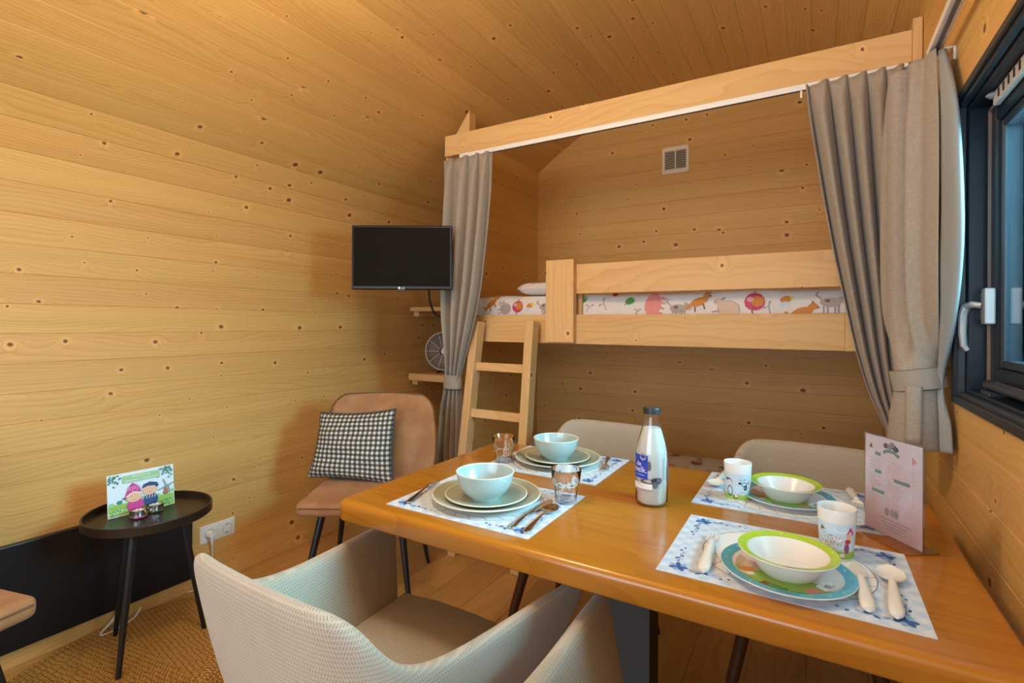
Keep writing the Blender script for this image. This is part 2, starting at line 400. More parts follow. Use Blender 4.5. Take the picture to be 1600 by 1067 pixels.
def link(name, me, parent, M):
    o = bpy.data.objects.new(name, me); COL.objects.link(o); o.parent = parent; o.matrix_local = M; return o
def frame(ax, ay, az, loc):
    return Matrix(((ax[0], ay[0], az[0], loc[0]), (ax[1], ay[1], az[1], loc[1]), (ax[2], ay[2], az[2], loc[2]), (0, 0, 0, 1)))

Y0 = -1.7
def shell(name, i0, i1):
    m = MB(); step = 20; ids = list(range(i0, i1, step)) + [i1]
    pts = []
    for i in ids:
        t = (PROF[min(i + 3, len(PROF) - 1)] - PROF[max(i - 3, 0)]).normalized(); n = Vector((-t.y, t.x))
        pts.append((PROF[i] + n * .0125, PROF[i] + n * .05))
    for a, b in pts:
        for y in (Y0, YE + .06):
            m.vert((a.x, y, a.y)); m.vert((b.x, y, b.y))
    for k in range(len(pts) - 1):
        o = 4 * k
        for q in ((0, 2, 6, 4), (1, 5, 7, 3), (0, 4, 5, 1), (2, 3, 7, 6)): m.face([o + j for j in q])
    return tag(m.build(name, M_SEAM), kind='structure')
i_split = next(i for i, p in enumerate(PROF) if p.y > 1.98)
WL = shell('wall_left', 0, i_split); CE = shell('ceiling', i_split, len(PROF) - 1)
arch_plank = plank_mesh('plank', PW, YE + .04 - Y0)
i = 0; A_ = PROF[0]
while True:
    j = next((k for k in range(i + 1, len(PROF)) if (PROF[k] - A_).length >= PW), None)
    if j is None: break
    P0, P1 = PROF[j - 1], PROF[j]; d0, d1 = (P0 - A_).length, (P1 - A_).length; B_ = P0.lerp(P1, (PW - d0) / max(1e-9, d1 - d0)); t = (B_ - A_).normalized(); c = (A_ + B_) / 2; n = Vector((t.y, -t.x))   # n points into the room
    # local X runs along the arch, local Y along the cabin, local Z into the room
    ax = Vector((-t.x, 0, -t.y)); az = Vector((n.x, 0, n.y)); ay = az.cross(ax)
    y = Y0 if ay.y > 0 else YE + .04
    link('plank', arch_plank, WL if i < i_split - 40 else CE, frame(ax, ay, az, (c.x, y, c.y)))
    i, A_ = j - 1, B_

# back wall
WB = tag(MB().box(-2.62, .45, YE + .013, YE + .06, -.02, 2.95).build('wall_back', M_SEAM), kind='structure')
Z_OFF, k = .071 - PW, 0
while Z_OFF + k * PW < 2.80:
    zc = Z_OFF + (k + .5) * PW; x0 = prof_x(max(0, min(zc - PW / 2, 2.79))) - .005; x1 = .36 if zc < 2.36 else min(.45, -1.48 - x0)
    me = plank_mesh('plank', PW, x1 - x0)
    link('plank', me, WB, frame((0, 0, -1), (1, 0, 0), (0, -1, 0), (x0, YE, zc)))
    k += 1
# partition on the left of the alcove
WP = tag(MB().box(XA - .05, XA - .0125, 2.44, YE + .01, 0, 2.40).build('wall_alcove', M_SEAM), kind='structure')
part_plank = plank_mesh('plank', PW, YE - 2.44)
for k in range(22):
    zc = Z_OFF + (k + .5) * PW
    if zc < 0: continue
    link('plank', part_plank, WP, frame((0, 0, -1), (0, 1, 0), (1, 0, 0), (XA, 2.44, zc)))
    link('plank', part_plank, WP, frame((0, 0, 1), (0, 1, 0), (-1, 0, 0), (XA - .0625, 2.44, zc)))
MB().box(XA - .07, XA + .008, 2.40, 2.44, 0, 2.34, .002).build('trim_board', M_PZ, WP)
# right wall with the window opening
WY0, WY1, WZ0, WZ1 = .45, 1.765, 1.05, 1.833
WR = tag(MB().box(XR + .0125, XR + .05, Y0, WY0, -.02, 2.45).box(XR + .0125, XR + .05, WY1, YE + .06, -.02, 2.45)
         .box(XR + .0125, XR + .05, WY0, WY1, -.02, WZ0).box(XR + .0125, XR + .05, WY0, WY1, WZ1, 2.45).build('wall_right', M_SEAM), kind='structure')
rp_full = plank_mesh('plank', PW, YE - Y0); rp_a = plank_mesh('plank', PW, WY0 - Y0); rp_b = plank_mesh('plank', PW, YE - WY1)
for k in range(22):
    zc = Z_OFF + (k + .5) * PW
    for me, y in (((rp_a, Y0), (rp_b, WY1)) if WZ0 < zc < WZ1 else ((rp_full, Y0),)):
        link('plank', me, WR, frame((0, 0, 1), (0, 1, 0), (-1, 0, 0), (XR, y, zc)))
# wall behind the camera with the glazed opening
tag(MB().box(-2.65, -1.8, Y0 - .06, Y0, 0, 2.9).box(.3, .45, Y0 - .06, Y0, 0, 2.9).box(-1.8, .3, Y0 - .06, Y0, 2.25, 2.9).build('wall_front', wood('pine_front', PL, PM, PD, 'X')), kind='structure')
# floor
FL = tag(MB().box(-2.7, .45, Y0, YE + .06, -.06, -.0125).build('floor', M_SEAM), kind='structure')
for a in range(17):
    x = -2.62 + a * .186; y = Y0 - (a * .53 % 1.2)
    while y < YE:
        ya, yb = max(y, Y0), min(y + 1.28, YE)
        if yb - ya > .02: MB().prism([(-.0925, -.012), (-.0925, -.001), (-.0915, 0), (.0915, 0), (.0925, -.001), (.0925, -.012)], 0, yb - ya - .001, lambda p, q, h: (p, h, q)).build('plank', M_FLOOR, FL, loc=(x + .093, ya, 0))
        y += 1.28
# beam over the alcove with the end blocks
BE = tag(empty('trim_1'), kind='structure')
MB().box(XA + .006, .300, YB, YB + .055, 2.184, 2.30, .003).build('beam', M_PX, BE)
MB().prism([(-1.755, 2.30), (-1.655, 2.30), (-1.655, 2.425), (-1.66, 2.425)], YB + .03, YB + .09, lambda x, z, y: (x, y, z)).build('end_block', M_PZ, BE)
MB().box(.300, .328, YB - .008, YB + .055, 2.10, 2.335, .002).build('end_post', M_PZ, BE)
# curtain tracks
TRK = thing('curtain_track', 'white curtain rail along the lower edge of the pine beam', 'curtain rail', (0, 0, 0))
MB().box(-1.70, .29, YB - .002, YB + .016, 2.160, 2.1838, .002).build('rail', M_WHITE, TRK)
MB().box(-1.70, .29, YB + .004, YB + .010, 2.1585, 2.160).build('groove', M_DARK, TRK)
for x in (-1.60, -1.532, -.045, .06, .15): MB().box(x - .004, x + .004, YB + .003, YB + .011, 2.132, 2.160, .001, 1).build('glider', M_WHITE, TRK)
T2 = thing('curtain_track', 'white curtain rail on the right wall above the window', 'curtain rail', (0, 0, 0))
MB().box(.275, .305, -.6, 1.86, 2.008, 2.028, .002).build('rail', M_WHITE, T2); MB().box(.285, .295, -.6, 1.858, 2.0045, 2.008).build('groove', flat('track_groove', (.16, .16, .2), .4), T2)
MB().tube([(.305, 1.80, 2.000), (.327, 1.80, 2.000), (.327, 1.80, 1.965)], .0035, 6).build('bracket', M_WHITE, T2)
# window in the right wall
WI = tag(empty('window_1'), kind='structure')
f = MB()
def ring(m, x0, x1, ya, yb, za, zb, t, bev=.003):
    m.box(x0, x1, ya, ya + t, za, zb, bev, 1); m.box(x0, x1, yb - t, yb, za, zb, bev, 1); m.box(x0, x1, ya + t, yb - t, za, za + t, bev, 1); m.box(x0, x1, ya + t, yb - t, zb - t, zb, bev, 1); return m
ring(MB(), XR - .012, XR + .10, WY0 - .01, WY1 + .008, WZ0 - .012, WZ1 + .008, .022).build('window_frame', M_WFRAME, WI)
ring(MB(), XR - .004, XR + .012, WY0, WY1 - .012, WZ0 + .008, WZ1 - .012, .012, .002).build('inner_rail', M_WFRAME2, WI)
ring(MB(), XR + .012, XR + .10, WY0 + .01, WY1 - .012, WZ0 + .006, WZ1 - .012, .022).build('window_stop', M_WFRAME, WI)
sash = ring(MB(), XR + .052, XR + .085, WY0 + .03, WY1 - .034, WZ0 + .03, WZ1 - .034, .058, .005).build('sash', M_WFRAME, WI)
ring(MB(), XR + .046, XR + .053, WY0 + .045, WY1 - .052, WZ0 + .05, WZ1 - .05, .006, .001).build('gasket', flat('copper_gasket', (.20, .13, .10), .4), sash)
ring(MB(), XR + .060, XR + .092, WY0 + .088, WY1 - .092, WZ0 + .088, WZ1 - .092, .02, .004).build('glazing_bead', M_WFRAME2, sash)
MB().box(XR + .066, XR + .072, WY0 + .088, WY1 - .092, WZ0 + .088, WZ1 - .092).build('pane', M_PANE, sash)
HD = MB().box(.362, .384, 1.668, 1.702, 1.245, 1.335, .004).build('handle_plate', M_SILVER, WI)
MB().box(.366, .380, 1.702, 1.730, 1.255, 1.325, .003).build('keeper', flat('dull_zinc', (.42, .42, .42), .4, .8), HD)
MB().tube([(.362, 1.690, 1.292), (.345, 1.700, 1.296), (.335, 1.712, 1.290), (.331, 1.716, 1.270), (.330, 1.716, 1.225), (.333, 1.716, 1.19), (.340, 1.713, 1.178)], [.008, .009, .010, .010, .009, .008, .006], 10).build('handle', M_SILVER, HD)
st = MB().box(.35, .385, 1.58, 1.645, 1.072, 1.088, .003).build('stay_block', M_WFRAME2, WI)
MB().tube([(.362, 1.625, 1.10), (.362, 1.60, 1.10), (.362, .9, 1.10)], [.013, .010, .010], 12).build('stay_bar', M_WFRAME2, st)
hg = MB().box(.366, .380, .62, 1.628, 1.765, 1.797, .003).build('blind_rail', flat('grey_plastic', (.55, .52, .50), .45), WI)
for k in range(12): MB().box(.3645, .3665, 1.585 - k * .035 - .008, 1.585 - k * .035, 1.772, 1.791).build('slot', M_DARK, hg)
MB().lathe([(0, -.008), (.010, -.007), (.017, 0), (.010, .007), (0, .008)], 14).build('end_cap', M_SILVER, hg, smooth=60, loc=(.368, 1.622, 1.79))
# outside: lawn and trees beyond the window
tag(MB().box(.6, 40, -12, 40, -.5, -.4).build('lawn', flat('grass', (.05, .10, .03), .9)), kind='structure')
M_BARK = flat('bark', (.14, .12, .10), .9); M_CROWN = flat('tree_leaves', (.07, .16, .16), .8)
def tree(label, x, y, h):
    t = thing('garden_tree', label, 'tree', (x, y, -.4), group='trees outside the window')
    MB().tube([(0, 0, 0), (.05, .03, h * .5), (.0, .1, h)], [.16, .12, .03], 8).build('trunk', M_BARK, t, smooth=60)
    m = MB(); rr = random.Random(int(x * 100))
    for k in range(900):
        a, b, q = rr.uniform(0, 2 * PI), rr.uniform(-1, 1), rr.uniform(.35, 1) ** .5 * h * .3
        p = Vector((math.cos(a) * math.sqrt(1 - b * b) * q, math.sin(a) * math.sqrt(1 - b * b) * q, h * .72 + b * q)); u = Vector((rr.uniform(-1, 1), rr.uniform(-1, 1), rr.uniform(-1, 1))).normalized() * .16; v = u.cross(Vector((rr.uniform(-1, 1), 0, 1))).normalized() * .1
        o = [m.vert(p + u), m.vert(p + v), m.vert(p - u), m.vert(p - v)]; m.face(o)
    tag(m.build('foliage', M_CROWN, t), kind='stuff')
tree('leafy tree outside beyond the window, nearer one', 4.2, 6.2, 4.2); tree('leafy tree outside beyond the window, farther one', 6.6, 11.5, 5.)

# ------------------------------------------------------------------ heater panel, socket, cable
HP = thing('wall_heater', 'flat black heating panel low on the left wall', 'heater', (-2.47, 0, 0))
MB().box(-.006, .022, -.25, 1.27, .062, .442, .003).build('panel', M_PANEL, HP); MB().box(-.012, -.004, .0, 1.2, .1, .4).build('back_box', M_BLACK, HP)
SO = thing('double_socket', 'white double wall socket on the left wall beside the heater', 'socket', (-2.487, 1.403, .23))
MB().box(-.006, .008, -.084, .084, -.042, .042, .003).build('cover_plate', M_WHITE, SO)
for y in (-.042, .042):
    q = MB().box(.008, .011, y - .033, y + .033, -.033, .033, .002, 1).build('socket_insert', M_WHITE, SO)
    MB().lathe([(.022, 0), (.0235, .0015), (.0235, .002), (.021, .0015), (.020, -.002), (0, -.002)], 24).build('socket_well', flat('socket_grey', (.55, .55, .55), .5), q, smooth=40, loc=(.0112, y, 0), rot=(0, PI / 2, 0))
    for dy in (-.0095, .0095): MB().lathe([(0, 0), (.003, 0), (.003, .001), (0, .001)], 8).build('pin_hole', M_DARK, q, loc=(.0092, y + dy, 0), rot=(0, PI / 2, 0))
    for dz in (-.019, .019): MB().box(.0092, .0125, y - .003, y + .003, dz - .002, dz + .002).build('earth_clip', M_DARK, q)
PG = thing('plug_with_cord', 'white plug and cord in the left half of the double socket', 'plug', (-2.470, 1.361, .23))
MB().lathe([(0, -.006), (.0185, -.006), (.0185, .012), (.015, .02), (0, .022)], 20).build('plug_body', M_WHITE, PG, smooth=40, rot=(0, PI / 2, 0))
MB().tube([(.014, 0, -.004), (.017, 0, -.022), (.015, 0, -.045)], [.011, .008, .005], 10).build('strain_relief', M_WHITE, PG, smooth=60)
MB().tube(cr([(.015, 0, -.04), (.013, .004, -.1), (.010, .002, -.16), (.018, -.02, -.212), (.03, -.06, -.224), (.02, -.11, -.223)], 18), .0036, 8).build('cord', M_CORDW, PG, smooth=60)
CL = MB().tube(cr([(-2.452, .985, .062), (-2.43, .955, .035), (-2.418, .915, .012), (-2.402, .905, .0075), (-2.392, .925, .0075), (-2.40, .975, .0075), (-2.425, 1.03, .012), (-2.446, 1.06, .03)], 26), .0055, 8).build('loose_cable', M_CORDW, smooth=60)
tag(CL, 'white cable loop hanging below the black heater by the rug', 'cable')

# ------------------------------------------------------------------ jute rug
m = MB(); prof = []
NR = 46; RR = .66
for k in range(NR):
    r0 = RR * k / NR; dr = RR / NR
    prof += [(r0 + dr * .04, .0055), (r0 + dr * .28, .0095), (r0 + dr * .72, .0095), (r0 + dr * .96, .0055)]
prof = [(0, .0055)] + prof + [(RR, .004), (RR, .0005)]
m.lathe(prof, 150, rad=lambda r_, z, t: r_ + (.0022 * math.sin(t * max(6, round(r_ * 230)) + r_ * 900) if r_ > .03 else 0))
tag(m.build('jute_rug', M_JUTE, smooth=60, loc=(-1.795, .955, .0003)), 'round brown woven jute rug under the black side table', 'rug')

# ------------------------------------------------------------------ black side table with card and tealights
ST = thing('side_table', 'small round black tray table with three legs by the left wall', 'side table', (-2.165, .967, 0))
MB().lathe([(0, .497), (.196, .497), (.205, .503), (.205, .532), (.203, .534), (.2, .534), (.198, .532), (.197, .510), (.193, .508), (0, .508)], 64).build('tray_top', flat('dark_stained_tray', (.022, .013, .008), .32, Specular_IOR_Level=.4), ST, smooth=35)
for k, (fx, fy) in enumerate(((.107, -.142), (-.184, -.037), (.06, .17))):
    tx, ty = fx * .55, fy * .55
    lg = MB().tube([(tx, ty, .499), (fx * .78, fy * .78, .26), (fx, fy, .012)], [.0125, .0125, .008], 14).build('leg', M_BLACK, ST, smooth=60)
    MB().lathe([(0, -.003), (.0075, -.003), (.0075, .004), (0, .004)], 10).build('foot_pad', M_BLACK, lg, loc=(fx, fy, .013))
_zt = .5085
a = Vector((-2.240, .862, 0)); b = Vector((-2.214, 1.078, 0)); cw = (b - a).length; ex = (b - a).normalized(); nrm = Vector((ex.y, -ex.x, 0))
CA = thing('picture_card', 'colourful welcome card with two drawn children leaning on the side table', 'card', (a.x, a.y, _zt))
CH = .157; lean = R(7)
def cardmap(x, y, h):
    # x across, y up, h off the front; card leans back towards the wall
    p = ex * x - nrm * (math.sin(lean) * y - math.cos(lean) * (h + .0)) ; return (p.x, p.y, y * math.cos(lean) + h * math.sin(lean) + .0005)
MB().prism(rect(0, 0, cw, CH), -.0012, 0, cardmap).build('card_board', K['white'], CA)
MB().prism(rect(cw * .4, 0, cw * .6, CH * .72), -.0026, -.0013, cardmap).build('easel_back', K['white'], CA)
p = Print(cardmap); s_ = cw
p.add(rect(.002, .002, cw - .002, CH - .002), K['cloud']); p.add(rect(.002, .002, cw - .002, .045), K['grass'])
for k in range(9): p.add(ell(.012 + k * .025, .047 + .004 * (k % 3), .010, .007), K['leaf' if k % 2 else 'sage'])
rr = random.Random(3)
for k in range(36): p.add(ell(rr.uniform(.003, .06), rr.uniform(.004, .03), .003, .002, rr.uniform(0, 3), 8), K[rr.choice(['white', 'sage', 'leaf', 'teal'])])
for k in range(20): p.add(ell(rr.uniform(.17, cw - .004), rr.uniform(.004, .03), .004, .002, rr.uniform(0, 3), 8), K[rr.choice(['sage', 'leaf'])])
for k in range(26): p.add(ell(.004 + abs(rr.gauss(0, .018)), CH - .006 - abs(rr.gauss(0, .018)), .0048, .0026, rr.uniform(0, 3), 8), K['leaf'])
for k in range(26): p.add(ell(cw - .005 - abs(rr.gauss(0, .018)), CH - .006 - abs(rr.gauss(0, .018)), .0048, .0026, rr.uniform(0, 3), 8), K['leaf'])
p.add([(.047, .119), (.168, .119), (.168, .146), (.047, .146)], K['sage'])
p.text('Welkom op', .0125, .1075, .1345, K['white']); p.text('Vakantiepark Molenwaard', .0105, .1075, .1225, K['white'])
# windmill
p.add([(.178, .050), (.203, .050), (.198, .075), (.183, .075)], K['mill']); p.add([(.182, .075), (.199, .075), (.196, .081), (.185, .081)], K['slate'])
for q in (.35, .35 + PI / 2, .35 + PI, .35 + 1.5 * PI): p.line([(.190, .077), (.190 + .028 * math.cos(q), .077 + .028 * math.sin(q))], .005, K['teal'])
# girl with a kerchief, boy with a cap
p.add(ell(.086, .030, .027, .026), K['fuchsia']); p.add([(.052, .064), (.062, .098), (.078, .116), (.098, .100), (.106, .078), (.08, .07)], K['fuchsia']); p.add([(.040, .060), (.058, .058), (.056, .07)], K['purple'])
p.add(ell(.083, .062, .025, .019, .1), K['skin']); p.line([(.057, .067), (.080, .081), (.103, .072)], .003, K['white'])
for k in range(5): p.line([(.060 + k * .008, .086 + (k % 2) * .004), (.068 + k * .007, .102)], .0012, K['white'])
p.add(ell(.136, .038, .024, .026), K['navy']); p.add(ell(.134, .077, .024, .020, .1), K['skin']); p.add([(.108, .086), (.112, .100), (.134, .107), (.158, .100), (.164, .088), (.157, .080), (.150, .089), (.128, .092)], K['navy'])
for cx_, cy_ in ((.083, .060), (.134, .075)):
    p.add(ell(cx_ - .008, cy_ + .003, .0012), K['brown']); p.add(ell(cx_ + .008, cy_ + .003, .0012), K['brown']); p.line([(cx_ - .006, cy_ - .006), (cx_, cy_ - .009), (cx_ + .006, cy_ - .006)], .001, K['brown'])
for k in range(4): p.line([(.122 + k * .009, .046), (.124 + k * .009, .056)], .002, K['white'])
p.build('print', CA)
for loc, lab in (((-2.176, .934, _zt), 'glass tealight holder in front of the card, nearer left one'), ((-2.190, .996, _zt), 'glass tealight holder in front of the card, right one')):
    t = thing('tealight_holder', lab, 'candle holder', loc, group='tealight holders on the side table')
    MB().lathe([(0, 0), (.022, 0), (.027, .004), (.0285, .016), (.028, .028), (.026, .029), (.0245, .016), (.023, .008), (0, .007)], 32).build('glass_cup', M_GLASS, t, smooth=50)
    al = MB().lathe([(0, .0075), (.0195, .0075), (.0195, .024), (.0205, .0245), (.0190, .0245), (.0185, .0225), (0, .0225)], 48, rad=lambda r_, z, q: r_ * (1 + .02 * math.sin(24 * q)) if r_ > .0193 and z < .0241 else r_).build('tealight', M_ALU, t, smooth=50)
    MB().lathe([(0, .0226), (.0182, .0226), (.0182, .0235), (.004, .0232), (0, .0232)], 24).build('wax', M_WAX, al); MB().tube([(0, 0, .023), (0, .001, .030)], .0007, 6).build('wick', M_DARK, al)

# ------------------------------------------------------------------ brown suede chairs
def brown_chair(label, loc, rz):
    t = thing('suede_chair', label, 'chair', loc, rz, 'brown suede chairs')
    # local: faces -Y, back at +Y
    m = MB(); m.box(-.262, .262, -.240, .225, .408, .470, .022, 4); seat = m.build('seat', M_SUEDE, t, smooth=50)
    pts = [(-.24, -.229), (.24, -.229)]
    MB().tube([(-.245, -.2405, .448), (0, -.2410, .448), (.245, -.2405, .448)], .003, 8).build('piping', M_PIPE, seat)
    def w_at(v): return .262 + .022 * math.sin(PI * min(1, v * 1.15)) - .010 * v ** 3
    def bk(u, v, side):
        ww = w_at(v); v = v if v < .7 else .7 + .3 * math.sin((v - .7) / .3 * PI / 2); rnd = min(1., max(0., (v - .80) / .20)); ww *= 1 - .30 * (1 - math.sqrt(1 - rnd * rnd))
        x = (2 * u - 1) * ww; z = .445 + .43 * v; y = .205 + .085 * v ** 1.4 - .05 * (abs(2 * u - 1) ** 2.2)
        e = min(1, 6 * min(u, 1 - u) + .35) * min(1, 6 * (1 - v) + .35)
        return (x, y + side * .022 * e, z)
    m = MB(); n, q = 16, 20
    for side in (-1, 1):
        o = len(m.v); m.grid(n, q, lambda u, v: bk(u, v, side))
    N = (n + 1) * (q + 1); c_ = n + 1
    bd = [k for k in range(c_)] + [c_ * j + n for j in range(1, q + 1)] + [c_ * q + k for k in range(n - 1, -1, -1)] + [c_ * j for j in range(q - 1, 0, -1)]
    for k in range(len(bd)): a_, b_ = bd[k], bd[(k + 1) % len(bd)]; m.face((a_, b_, b_ + N, a_ + N))
    back = m.build('backrest', M_SUEDE, t, smooth=180, sub=1)
    edge = [Vector(bk(0, v / 20, -1)) for v in range(2, 20)] + [Vector(bk(u / 14, 1, -1)) for u in range(0, 15)] + [Vector(bk(1, v / 20, -1)) for v in range(19, 1, -1)]
    MB().tube([e + Vector((0, -.002, 0)) for e in edge], .0028, 6).build('piping', M_PIPE, back, smooth=60)
    for sx in (-1, 1):
        for sy in (-1, 1):
            fx, fy = sx * .235, sy * .235; wx, wy = loc[0] + fx * math.cos(rz) - fy * math.sin(rz), loc[1] + fx * math.sin(rz) + fy * math.cos(rz)
            fz = .0100 if math.hypot(wx + 1.795, wy - .955) < .672 else 0.
            MB().tube([(sx * .17, sy * .15, .412), (sx * .205, sy * .20, .2), (fx, fy, fz)], [.017, .014, .009], 12).build('leg', M_BLACK, t, smooth=60)
    MB().box(-.19, .19, -.17, .17, .400, .4085).build('seat_plate', M_BLACK, t)
    return t
bc = brown_chair('brown suede chair in the corner holding the checked cushion', (-1.795, 1.735, 0), R(30.6))
brown_chair('brown suede chair at the far left edge, mostly out of frame', (-2.045, .250, 0), R(104))
CUH = thing('cushion', 'black and white gingham cushion leaning on the brown corner chair', 'cushion', (-1.935, 1.735, .472), R(26))
m = MB()
def cu(u, v, side):
    a_, b_ = 2 * u - 1, 2 * v - 1; e = (1 - abs(a_) ** 3.2) * (1 - abs(b_) ** 3.2)
    pin = 1 - .07 * (1 - b_ * b_) * abs(a_) ** 3; pin2 = 1 - .09 * (1 - a_ * a_) * abs(b_) ** 3
    wr = .007 * math.sin(11 * v + 4 * u) * e + .004 * math.sin(23 * v - 9 * u) * e
    x = a_ * .205 * pin * (1 + .05 * -b_); z = .168 + b_ * .168 * pin2 + .012 * a_ * b_
    return (x, side * (.052 * e ** .55 + wr * (side < 0)) + .05 * (b_ * .5 + .5) ** 1.2, z)
for side in (-1, 1): m.grid(28, 28, lambda u, v: cu(u, v, side))
m.build('cover', M_GING, CUH, smooth=180, uv=True, rot=(R(-8), 0, 0))
rim = [Vector(cu(k / 20, 0, -1)) for k in range(21)] + [Vector(cu(1, k / 20, -1)) for k in range(1, 21)] + [Vector(cu(1 - k / 20, 1, -1)) for k in range(1, 21)] + [Vector(cu(0, 1 - k / 20, -1)) for k in range(1, 20)]
MB().tube(rim, .0035, 6, closed=True).build('seam', flat('gingham_seam', (.07, .07, .07), .9), CUH, smooth=60, rot=(R(-8), 0, 0))

# ------------------------------------------------------------------ television
TV = thing('television', 'black flat television on a wall arm beside the left curtain', 'television', (-1.850, 1.994, 1.583), R(30.6))
MB().box(-.262, .262, 0, .030, -.168, .168, .006).build('bezel', flat('tv_bezel', (.012, .010, .009), .35, Specular_IOR_Level=.3), TV)
MB().box(-.252, .252, -.0012, .001, -.150, .157).build('screen', flat('tv_screen', (.009, .006, .0035), .5, Specular_IOR_Level=.06), TV)
MB().box(-.16, .16, .030, .062, -.13, .10, .008).build('rear_housing', M_BLACK, TV)
p = Print(lambda x, y, h: (x, -.0006 - h, y)); p.add(ell(-.012, -.1585, .0065), K['white']); p.text('LG', .014, .008, -.1635, K['white']); p.build('logo', TV)
MB().box(-.022, .022, -.004, .02, -.176, -.166, .002).build('light_bar', M_BLACK, TV)
MB().tube([(0, .06, 0), (-.01, .3, 0), (-.06, .62, 0), (-.11, .985, 0)], .013, 8).build('wall_arm', M_BLACK, TV); MB().box(-.06, .06, .060, .068, -.06, .06, .002).build('mount_plate', M_BLACK, TV)
MB().tube(cr([(.13, .045, -.13), (.135, .05, -.18), (.137, .10, -.24), (.16, .2, -.30), (.24, .42, -.30), (.34, .60, -.275)], 22), .006, 8).build('power_cable', M_BLACK, TV, smooth=60)

# ------------------------------------------------------------------ corner shelves and fan
for zt, th, xl, lab in ((.884, .048, -2.49, 'lower pine corner shelf carrying the white fan'), (1.355, .030, -2.48, 'upper pine corner shelf behind the television cable')):
    sh = thing('corner_shelf', lab, 'shelf', (0, 0, zt), group='pine corner shelves')
    MB().box(xl, XA - .066, 2.76, 3.40, -th, 0, .002).build('board', M_PX, sh)
    MB().box(xl, xl + .05, 2.80, 3.40, -th - .035, -th, .001, 1).build('batten', M_PY, sh)
FA = thing('desk_fan', 'small white round desk fan on the lower corner shelf', 'fan', (-2.29, 2.93, .884), R(20))
cg = MB()
for q in range(9):
    r_ = .135 * (1 - q * .095); y = -.045 - .012 * (1 - (r_ / .135) ** 2)
    cg.tube([(r_ * math.cos(2 * PI * k / 36), y, .158 + r_ * math.sin(2 * PI * k / 36)) for k in range(36)], .0045 if q == 0 else .0018, 6, closed=True)
for k in range(10): cg.tube([(.03 * math.cos(2 * PI * k / 10), -.056, .158 + .03 * math.sin(2 * PI * k / 10)), (.134 * math.cos(2 * PI * k / 10), -.046, .158 + .134 * math.sin(2 * PI * k / 10))], .0018, 5)
tag(cg.build('front_guard', M_CREAM, FA, smooth=60), kind='stuff')
MB().lathe([(.135, -.045), (.137, -.02), (.130, .02), (.06, .05), (0, .055), (0, .045), (.05, .04), (.124, .016), (.131, -.02), (.131, -.045)], 36).build('rear_guard', flat('fan_shell', (.10, .08, .07), .5), FA, smooth=50, loc=(0, 0, .158), rot=(-PI / 2, 0, 0))
for k in range(4):
    a_ = k * PI / 2
    MB().grid(4, 4, lambda u, v: ((.02 + .095 * v) * math.cos(a_ + (u - .5) * 1.0), -.02 + .02 * (u - .5), .158 + (.02 + .095 * v) * math.sin(a_ + (u - .5) * 1.0))).build('blade', flat('fan_blade', (.16, .12, .10), .5) if k == 0 else bpy.data.materials['fan_blade'], FA, smooth=180, solid=.002)
MB().lathe([(0, -.028), (.026, -.028), (.03, -.02), (.03, .05), (0, .05)], 20).build('motor', M_WHITE, FA, smooth=40, loc=(0, 0, .158), rot=(-PI / 2, 0, 0))
for sx in (-1, 1): MB().tube([(0, .02, .03), (sx * .03, -.01, .012), (sx * .055, -.03, .005)], .006, 8).build('foot', M_BLACK, FA)
MB().tube([(0, .02, .005), (0, .02, .06), (0, .03, .12)], .012, 8).build('stem', M_BLACK, FA)

# ------------------------------------------------------------------ vent grille on the back wall
VG = thing('vent_grille', 'square cream ventilation grille high on the alcove wall', 'vent', (-.787, YE, 2.327))
fr = MB()
fr.box(-.086, -.068, -.010, 0, -.088, .088, .002, 1).box(.068, .086, -.010, 0, -.088, .088, .002, 1).box(-.068, .068, -.010, 0, -.088, -.060, .002, 1).box(-.068, .068, -.010, 0, .060, .088, .002, 1)
fr.build('frame', M_CREAM, VG); MB().box(-.068, .068, -.002, -.0005, -.06, .06).build('void', M_DARK, VG)
for k in range(11):
    z = -.0545 + k * .0109; MB().prism([(-.009, z - .0035), (-.003, z + .0005), (-.003, z + .0030), (-.009, z + .0010)], -.068, .068, lambda y, q, x: (x, y, q)).build('slat', flat('vent_slat', (.62, .57, .45), .5) if k == 0 else bpy.data.materials['vent_slat'], VG)
MB().box(-.003, .003, -.0105, -.003, -.06, .06).build('mullion', M_CREAM, VG)

# ------------------------------------------------------------------ bunk bed
BU = thing('bunk_bed', 'pine bunk bed built into the alcove with a guard rail', 'bed', (0, 0, 0))
MB().box(XA + .004, .108, 2.38, 2.42, 1.140, 1.289, .003).build('side_rail', M_PX, BU)
MB().box(-1.10, .30, 2.38, 2.42, 1.394, 1.543, .003).build('guard_rail', M_PX, BU)
MB().box(-1.184, -1.030, 2.340, 2.380, 1.147, 1.566, .003).build('guard_post', M_PZ, BU)
MB().box(-1.202, -1.020, 2.4205, 2.445, 1.15, 1.545, .002).build('rear_post', M_PZ, BU)
MB().box(.108, .326, 2.376, 2.42, 1.140, 1.294, .002).build('rail_end', M_PX, BU)
MB().box(XA + .004, .326, 2.42, YE - .002, 1.142, 1.165).build('bed_base', M_PX, BU)
MB().box(XA + .004, .326, 3.39, YE - .001, 1.050, 1.141, .002).build('wall_ledger', M_PX, BU)
MB().box(XA + .004, .326, 2.46, 2.49, .16, .30, .003).build('lower_rail', M_PX, BU); MB().box(XA + .004, .326, 2.49, YE - .002, .26, .285).build('lower_base', M_PX, BU)
for x in (XA + .03, -.75, .27): MB().box(x - .02, x + .02, 2.465, 2.485, 0, .16).build('foot', M_PZ, BU)

